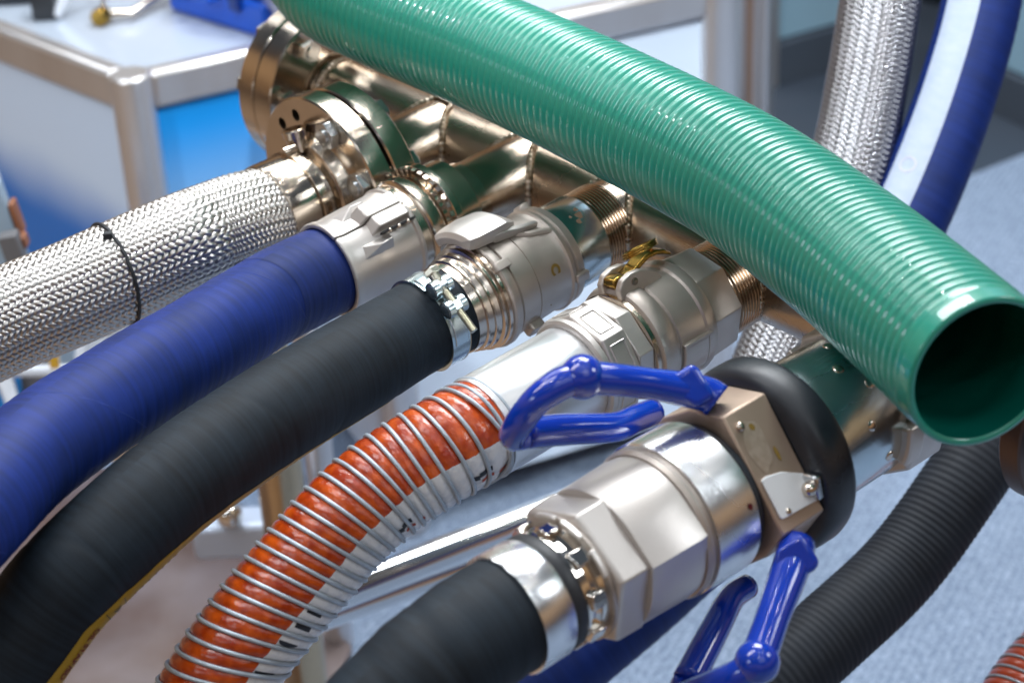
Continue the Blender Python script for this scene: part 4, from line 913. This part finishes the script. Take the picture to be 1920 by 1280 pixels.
# print on the white band
def oshape(name, poly, w0, m, a0=4.45, fl=1):
    V, F = poly; w = np.array([w0+fl*v[0] for v in V]); a = a0+np.array([v[1] for v in V])/.039
    mb = MB(); mb.add(po.surf(w+skw(w, a), a, orr(w, a)+.00035), F); return into(mb.obj(name, m, h, smooth=0), h)
rect = lambda x, y, sx, sy: subdiv_poly([(x, y), (x+sx, y), (x+sx, y+sy), (x, y+sy)], [(0, 1, 2, 3)], 3)
for k, w in enumerate((.046, .116)):
    oshape('print_bar', rect(0, .001, .010, .005), w, BLACKINK); oshape('print_bar', rect(.010, -.001, .004, .005), w, BLACKINK)
    oshape('orange_print_bar', rect(-.001, -.0055, .010, .0035), w, ORINK); oshape('orange_print_bar', rect(-.012, -.008, .006, .004), w, ORINK)
for k, w in enumerate((.215, .2285)): oshape('print_block', rect(0, -.006, .0052, .014), w, BLACKINK, 4.72)
for k, w in enumerate((.246, .272, .292)):
    dsh = [(.004*math.cos(t)-.0, .0085*math.sin(t)) for t in np.linspace(-1.57, 1.57, 14)]
    oshape('print_letter', subdiv_poly(dsh, [tuple(range(14))], 1), w, BLACKINK, 4.78)
oshape('print_block', rect(0, -.003, .016, .010), .33, BLACKINK, 4.8)
# clamp of the black hose
cl = empty('hose_clamp', mat=frame(*BR['b3']), label='zinc plated heavy duty bolt clamp round the end of the black hose', cat='hose clamp')
rc = .0392
MB().sector([(.2035, rc-.001, rc, D(72), D(360+38)), (.2037, rc-.001, rc+.0014, D(72), D(360+38)), (.2042, rc-.001, rc+.0008, D(72), D(360+38)), (.2222, rc-.001, rc+.0008, D(72), D(360+38)), (.2228, rc-.001, rc+.0016, D(72), D(360+38)), (.2230, rc-.001, rc, D(72), D(360+38))], 72).obj('band', ZINC, cl)
MB().sector([(.206, rc-.001, rc+.0003, D(30), D(80)), (.2205, rc-.001, rc+.0003, D(30), D(80))], 16).obj('bridge_plate', ZINC, cl)
MB().sector([(.2065, rc, rc+.0022, D(72), D(96)), (.220, rc, rc+.0022, D(72), D(96))], 10).obj('band_fold', ZINC, cl, bevel=.0008)
MB().sector([(.2065, rc, rc+.0022, D(-8), D(32)), (.2195, rc, rc+.0022, D(-8), D(32))], 14).obj('band_fold', ZINC, cl, bevel=.0008)
for k, a in enumerate((D(63), D(38))):
    for (w0, w1) in ((.2035, .2095), (.2158, .2222)):
        lp_ = MB(); n = 20
        V = [(w, .0062*math.cos(t)*1.0, .0068*math.sin(t)) for w in (w0, w1) for rr_ in (1.0, .78) for t in [0]]
        pr_ = []
        for w in (w0, w1):
            for rr_ in (1.0, .76):
                pr_.append([(w, .0074*rr_*math.cos(2*math.pi*i/n), .0074*rr_*math.sin(2*math.pi*i/n)) for i in range(n)])
        V = sum(pr_, []); F = []
        for i in range(n):
            j = (i+1) % n; F += [(i, j, 2*n+j, 2*n+i), (n+j, n+i, 3*n+i, 3*n+j), (i, n+i, n+j, j), (2*n+j, 3*n+j, 3*n+i, 2*n+i)]
        lift(MB().add(V, F), 0, a, rc+.0066).obj('band_loop', ZINC, cl, bevel=.0004)
    tr = MB().lathe([(.2028, 0), (.2028, .0050), (.2032, .0057), (.2225, .0057), (.2229, .0050), (.2229, 0)], 20)
    lift(tr, 0, a, rc+.0066).obj('trunnion', ZINC, cl)
    lift(MB().box((.2128, 0, .0045), (.0085, .008, .005)), 0, a, rc+.0066).obj('trunnion_block', ZINC, cl, bevel=.001)
# the bolt: tangential, across the two trunnions
am = D(50.5); rm = (rc+.0075)*math.cos(D(12.5))
bl = MB(); Lb = .0105
thr = []
x = -.036
prof = [(-.036, 0), (-.036, .0022)]
while x < .004: prof += [(x+.0003, .0027), (x+.0006, .0027), (x+.0009, .0021)]; x += .0012
prof += [(.012, .0024), (.012, 0)]
b_ = MB().lathe(prof, 16); b_.v = [(0, xx, zz) if False else (yy, xx, zz) for xx, yy, zz in b_.v]
def tang(mb2):
    mb2.v = [(v[0]*1.25, -v[1], v[2]*1.25) for v in mb2.v]; return lift(mb2, .2128, am, rm+.0015)
tang(b_).obj('bolt_shank', BOLTM, cl)
hd = MB().lathe([(.0115, 0), (.0115, .0036), (.0205, .0036), (.0205, 0)], 20); hd.v = [(yy, xx, zz) for xx, yy, zz in hd.v]
tang(hd).obj('bolt_sleeve', BOLTM, cl)
hx = MB().npoly([(.0205, .0052), (.021, .0058), (.0255, .0058), (.026, .0052)], 6, .2); hx.v = [(yy, xx, zz) for xx, yy, zz in hx.v]
tang(hx).obj('bolt_head', BOLTM, cl, bevel=.0004)
# big black hose and its ring clamp at the front
h = empty('large_black_hose', out_pt('b5', .42), 'large blurred black rubber hose in the bottom foreground', 'hose')
pg = Path([out_pt('b5', .40), out_pt('b5', .43), out_pt('b5', .45), P(868, 1206, 1.232), P(790, 1270, 1.215), P(690, 1375, 1.20), P(610, 1490, 1.19), P(560, 1600, 1.18)])
def gr(w, a): return .0392+.0006*np.clip((w-.03)/.05, 0, 1)+.00025*np.sin(w*2*math.pi/.02+a)-sum(.0011*np.exp(-((w-k_-.012*np.sin(a+k_*30))/.0045)**2) for k_ in (.085, .135, .205, .27))
into(hose_tube('hose_body', pg, gr, BLACKHOSE, h, 96, .003, w0=.004), h)
cl = empty('hose_clamp', mat=frame(*BR['b5']), label='wide polished ring crimped on the large black foreground hose', cat='hose clamp')
MB().lathe([(.4085, .037), (.4085, .0412), (.4095, .0418), (.4325, .0418), (.434, .0412), (.434, .038)], 120).obj('ring', ALU, cl)
# green suction hose
h = empty('green_hose', P(704, 13, 1.83), 'glossy green ribbed suction hose with an open cut end crossing over the manifold', 'hose')
pv = Path([P(548, -330, 1.94), P(556, -150, 1.91), P(606, -45, 1.875), P(704, 13, 1.83), P(918, 101, 1.74), P(1135, 202, 1.635), P(1380, 330, 1.525), P(1570, 465, 1.42), P(1698, 571, 1.337), P(1842, 697, 1.252)], ref=(.3, .3, 1))
GP = .0086; GR_ = .0533
gl = pv.L
def greenr(w, a):
    f = (w/GP-a/(2*math.pi)) % 1.0
    e = np.clip((gl-.010-w)/.012, 0, 1)
    main = np.exp(-((f-.5)/.36)**4)
    return GR_-.0014*e+.0019*main*e
into(hose_tube('ribbed_wall', pv, greenr, GREEN, h, 112, GP/9), h)
lipw = [(gl, GR_), (gl+.0012, GR_-.0006), (gl+.0018, GR_-.0025), (gl+.0012, GR_-.0046), (gl, GR_-.0052)]
aa = np.linspace(0, 2*math.pi, 128, endpoint=False)
into(link('cut_lip', gridmesh('cut_lip', np.stack([pv.surf(np.full(128, w), aa, np.full(128, r)) for w, r in lipw], 0), True), GREEN, h, 0), h)
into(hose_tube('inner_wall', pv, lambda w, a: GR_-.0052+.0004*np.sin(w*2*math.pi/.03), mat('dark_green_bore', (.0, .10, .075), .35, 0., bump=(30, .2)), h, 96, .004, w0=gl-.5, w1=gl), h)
# braided hose hanging at the right
h = empty('braided_hose', P(1650, 0, 2.1), 'thick wire braided hose hanging down behind the green hose', 'hose')
pr2 = Path([P(1668, -160, 2.12), P(1651, 0, 2.1), P(1622, 180, 2.08), P(1594, 310, 2.06), P(1540, 470, 2.04), P(1478, 620, 2.02), P(1440, 720, 2.0), P(1425, 800, 1.98)], ref=(1, .3, 0))
into(hose_tube('hose_core', pr2, .0395, CORE, h, 40, .01), h)
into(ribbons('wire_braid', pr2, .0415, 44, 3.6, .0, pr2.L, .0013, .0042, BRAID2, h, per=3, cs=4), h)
# navy lay-flat hose with white stripe
h = empty('striped_blue_hose', P(1840, 0, 2.08), 'dark blue hose with a broad white stripe curving down at the upper right', 'hose')
pn = Path([P(1858, -170, 2.1), P(1841, 0, 2.08), P(1795, 172, 2.06), P(1733, 340, 2.04), P(1660, 500, 2.02), P(1585, 665, 2.0), P(1425, 900, 1.98), P(1250, 1078, 1.95), P(1070, 1232, 1.92), P(930, 1350, 1.9)], ref=(1, .3, 0))
NR = .0415
into(hose_tube('hose_body', pn, lambda w, a: NR+.0002*np.sin(w*500), NAVY, h, 72, .004), h)
sc = -2.15
NS = mat('white_print_band', (.42, .48, .60), .6, 0., bump=(200, .4), var=(60, .5, (.36, .43, .56), (1, 1, 3)))
ww = np.linspace(.0, .80, 220); aa = np.linspace(-.46, .46, 16)
def stripc(w): return 2.45+0*w
A2 = aa[None]+stripc(ww)[:, None]
into(link('white_stripe', gridmesh('white_stripe', pn.surf(np.broadcast_to(ww[:, None], A2.shape), A2, np.full(A2.shape, NR+.0006)), False), NS, h, 0), h)
for k in range(3, 6):
    t = np.linspace(0, 2*math.pi, 28, endpoint=False); n = 28
    V = [(.009*math.cos(x), .009*math.sin(x)) for x in t]+[(.0078*math.cos(x), .0078*math.sin(x)) for x in t]
    F = [(i, (i+1) % n, n+(i+1) % n, n+i) for i in range(n)]
    w = np.array([.16+.052*k+v[0] for v in V]); a = stripc(w)+np.array([v[1] for v in V])/NR
    into(MB().add(pn.surf(w, a, np.full(len(w), NR+.0011)), F).obj('round_symbol', mat('faded_pink_print', (.62, .58, .68), .5) if k == 3 else bpy.data.materials['faded_pink_print'], h, smooth=0), h)
# ribbed black hose on the right
h = empty('ribbed_black_hose', P(1822, 876, 1.88), 'black ribbed hose running down across the blue carpet beneath the green hose end', 'hose')
px_ = Path([P(1985, 600, 1.95), P(1905, 755, 1.9), P(1825, 875, 1.86), P(1694, 1056, 1.83), P(1553, 1190, 1.79), P(1445, 1285, 1.76), P(1330, 1390, 1.74), P(1230, 1480, 1.72)])
into(hose_tube('hose_body', px_, lambda w, a: .0380+.00035*np.sin(2*math.pi*(w/.0066)), RIBBED, h, 80, .0012), h)
# small orange hose at the lower right corner
h = empty('small_orange_hose', P(1930, 1275, 1.9), 'small orange ribbed hose in the bottom right corner of the carpet', 'hose')
py_ = Path([P(2090, 1130, 1.93), P(2010, 1205, 1.91), P(1930, 1290, 1.89), P(1870, 1400, 1.87), P(1840, 1520, 1.85)])
QP = .0108
into(hose_tube('film', py_, lambda w, a: .0365+.0022*np.abs(np.sin(math.pi*(w/QP-a/(2*math.pi)))), mat('orange_film', (.42, .05, .01), .35, 0., coat=.3, bump=(200, .3)), h, 64, .0012), h)
tt = np.arange(.5, py_.L/QP, 1/40.)
into(MB().tube([Vector(q) for q in py_.surf(tt*QP, 2*math.pi*tt, np.full(len(tt), .0382))], .0014, 8).obj('wire_helix', WIREG, h, smooth=0), h)

# ------------------------------------------------------------------ sub-parts: pieces carried by a part
bpy.context.view_layer.update()
def nest(thing_name, part, kids):
    for t in [o for o in SC.objects if o.parent is None and o.name.split('.')[0] == thing_name]:
        ch = list(t.children); ps = [o for o in ch if o.name.split('.')[0] == part]
        if not ps: continue
        for k in [o for o in ch if o.name.split('.')[0] in kids]:
            kc = sum((Vector(c_) for c_ in k.bound_box), Vector())/8; kw = k.matrix_world @ kc
            q = min(ps, key=lambda o: (o.matrix_world @ (sum((Vector(c_) for c_ in o.bound_box), Vector())/8)-kw).length)
            mw = k.matrix_world.copy(); Lb_ = k.matrix_basis.copy(); k.parent = q
            k.matrix_parent_inverse = q.matrix_world.inverted() @ mw @ Lb_.inverted()
nest('camlock_coupling', 'cam_lever', ['pull_ring']); nest('camlock_coupling', 'cam_ear', ['lever_pin']); nest('camlock_coupling', 'union_nut', ['flat_recess_rim'])
nest('dry_disconnect_coupling', 'rating_plate', ['plate_rivet']); nest('dry_disconnect_coupling', 'handle', ['handle_wing']); nest('dry_disconnect_coupling', 'receiver', ['ball_lock']); nest('dry_disconnect_coupling', 'clevis', ['clevis_screw'])
nest('lug_coupling', 'zinc_nipple', ['rust_spot']); nest('lug_coupling', 'coupling_body', ['rim_lug', 'mark']); nest('lug_coupling', 'hook_lever', ['lever_arm'])
nest('clamp_coupling', 'clamp_lug', ['clamp_bolt', 'bolt_slot']); nest('flanged_coupling', 'hub', ['side_nozzle', 'weld_lug']); nest('hose_clamp', 'band_loop', ['trunnion', 'trunnion_block'])
nest('steel_manifold', 'castellated_ring', ['tooth'])
nest('black_hose', 'yellow_stripe', ['stripe_lettering', 'triangle_mark', 'triangle_letter', 'mark_bracket', 'stripe_dash'])
nest('composite_hose', 'composite_film', ['print_bar', 'orange_print_bar', 'print_block', 'print_letter']); nest('striped_blue_hose', 'white_stripe', ['round_symbol'])
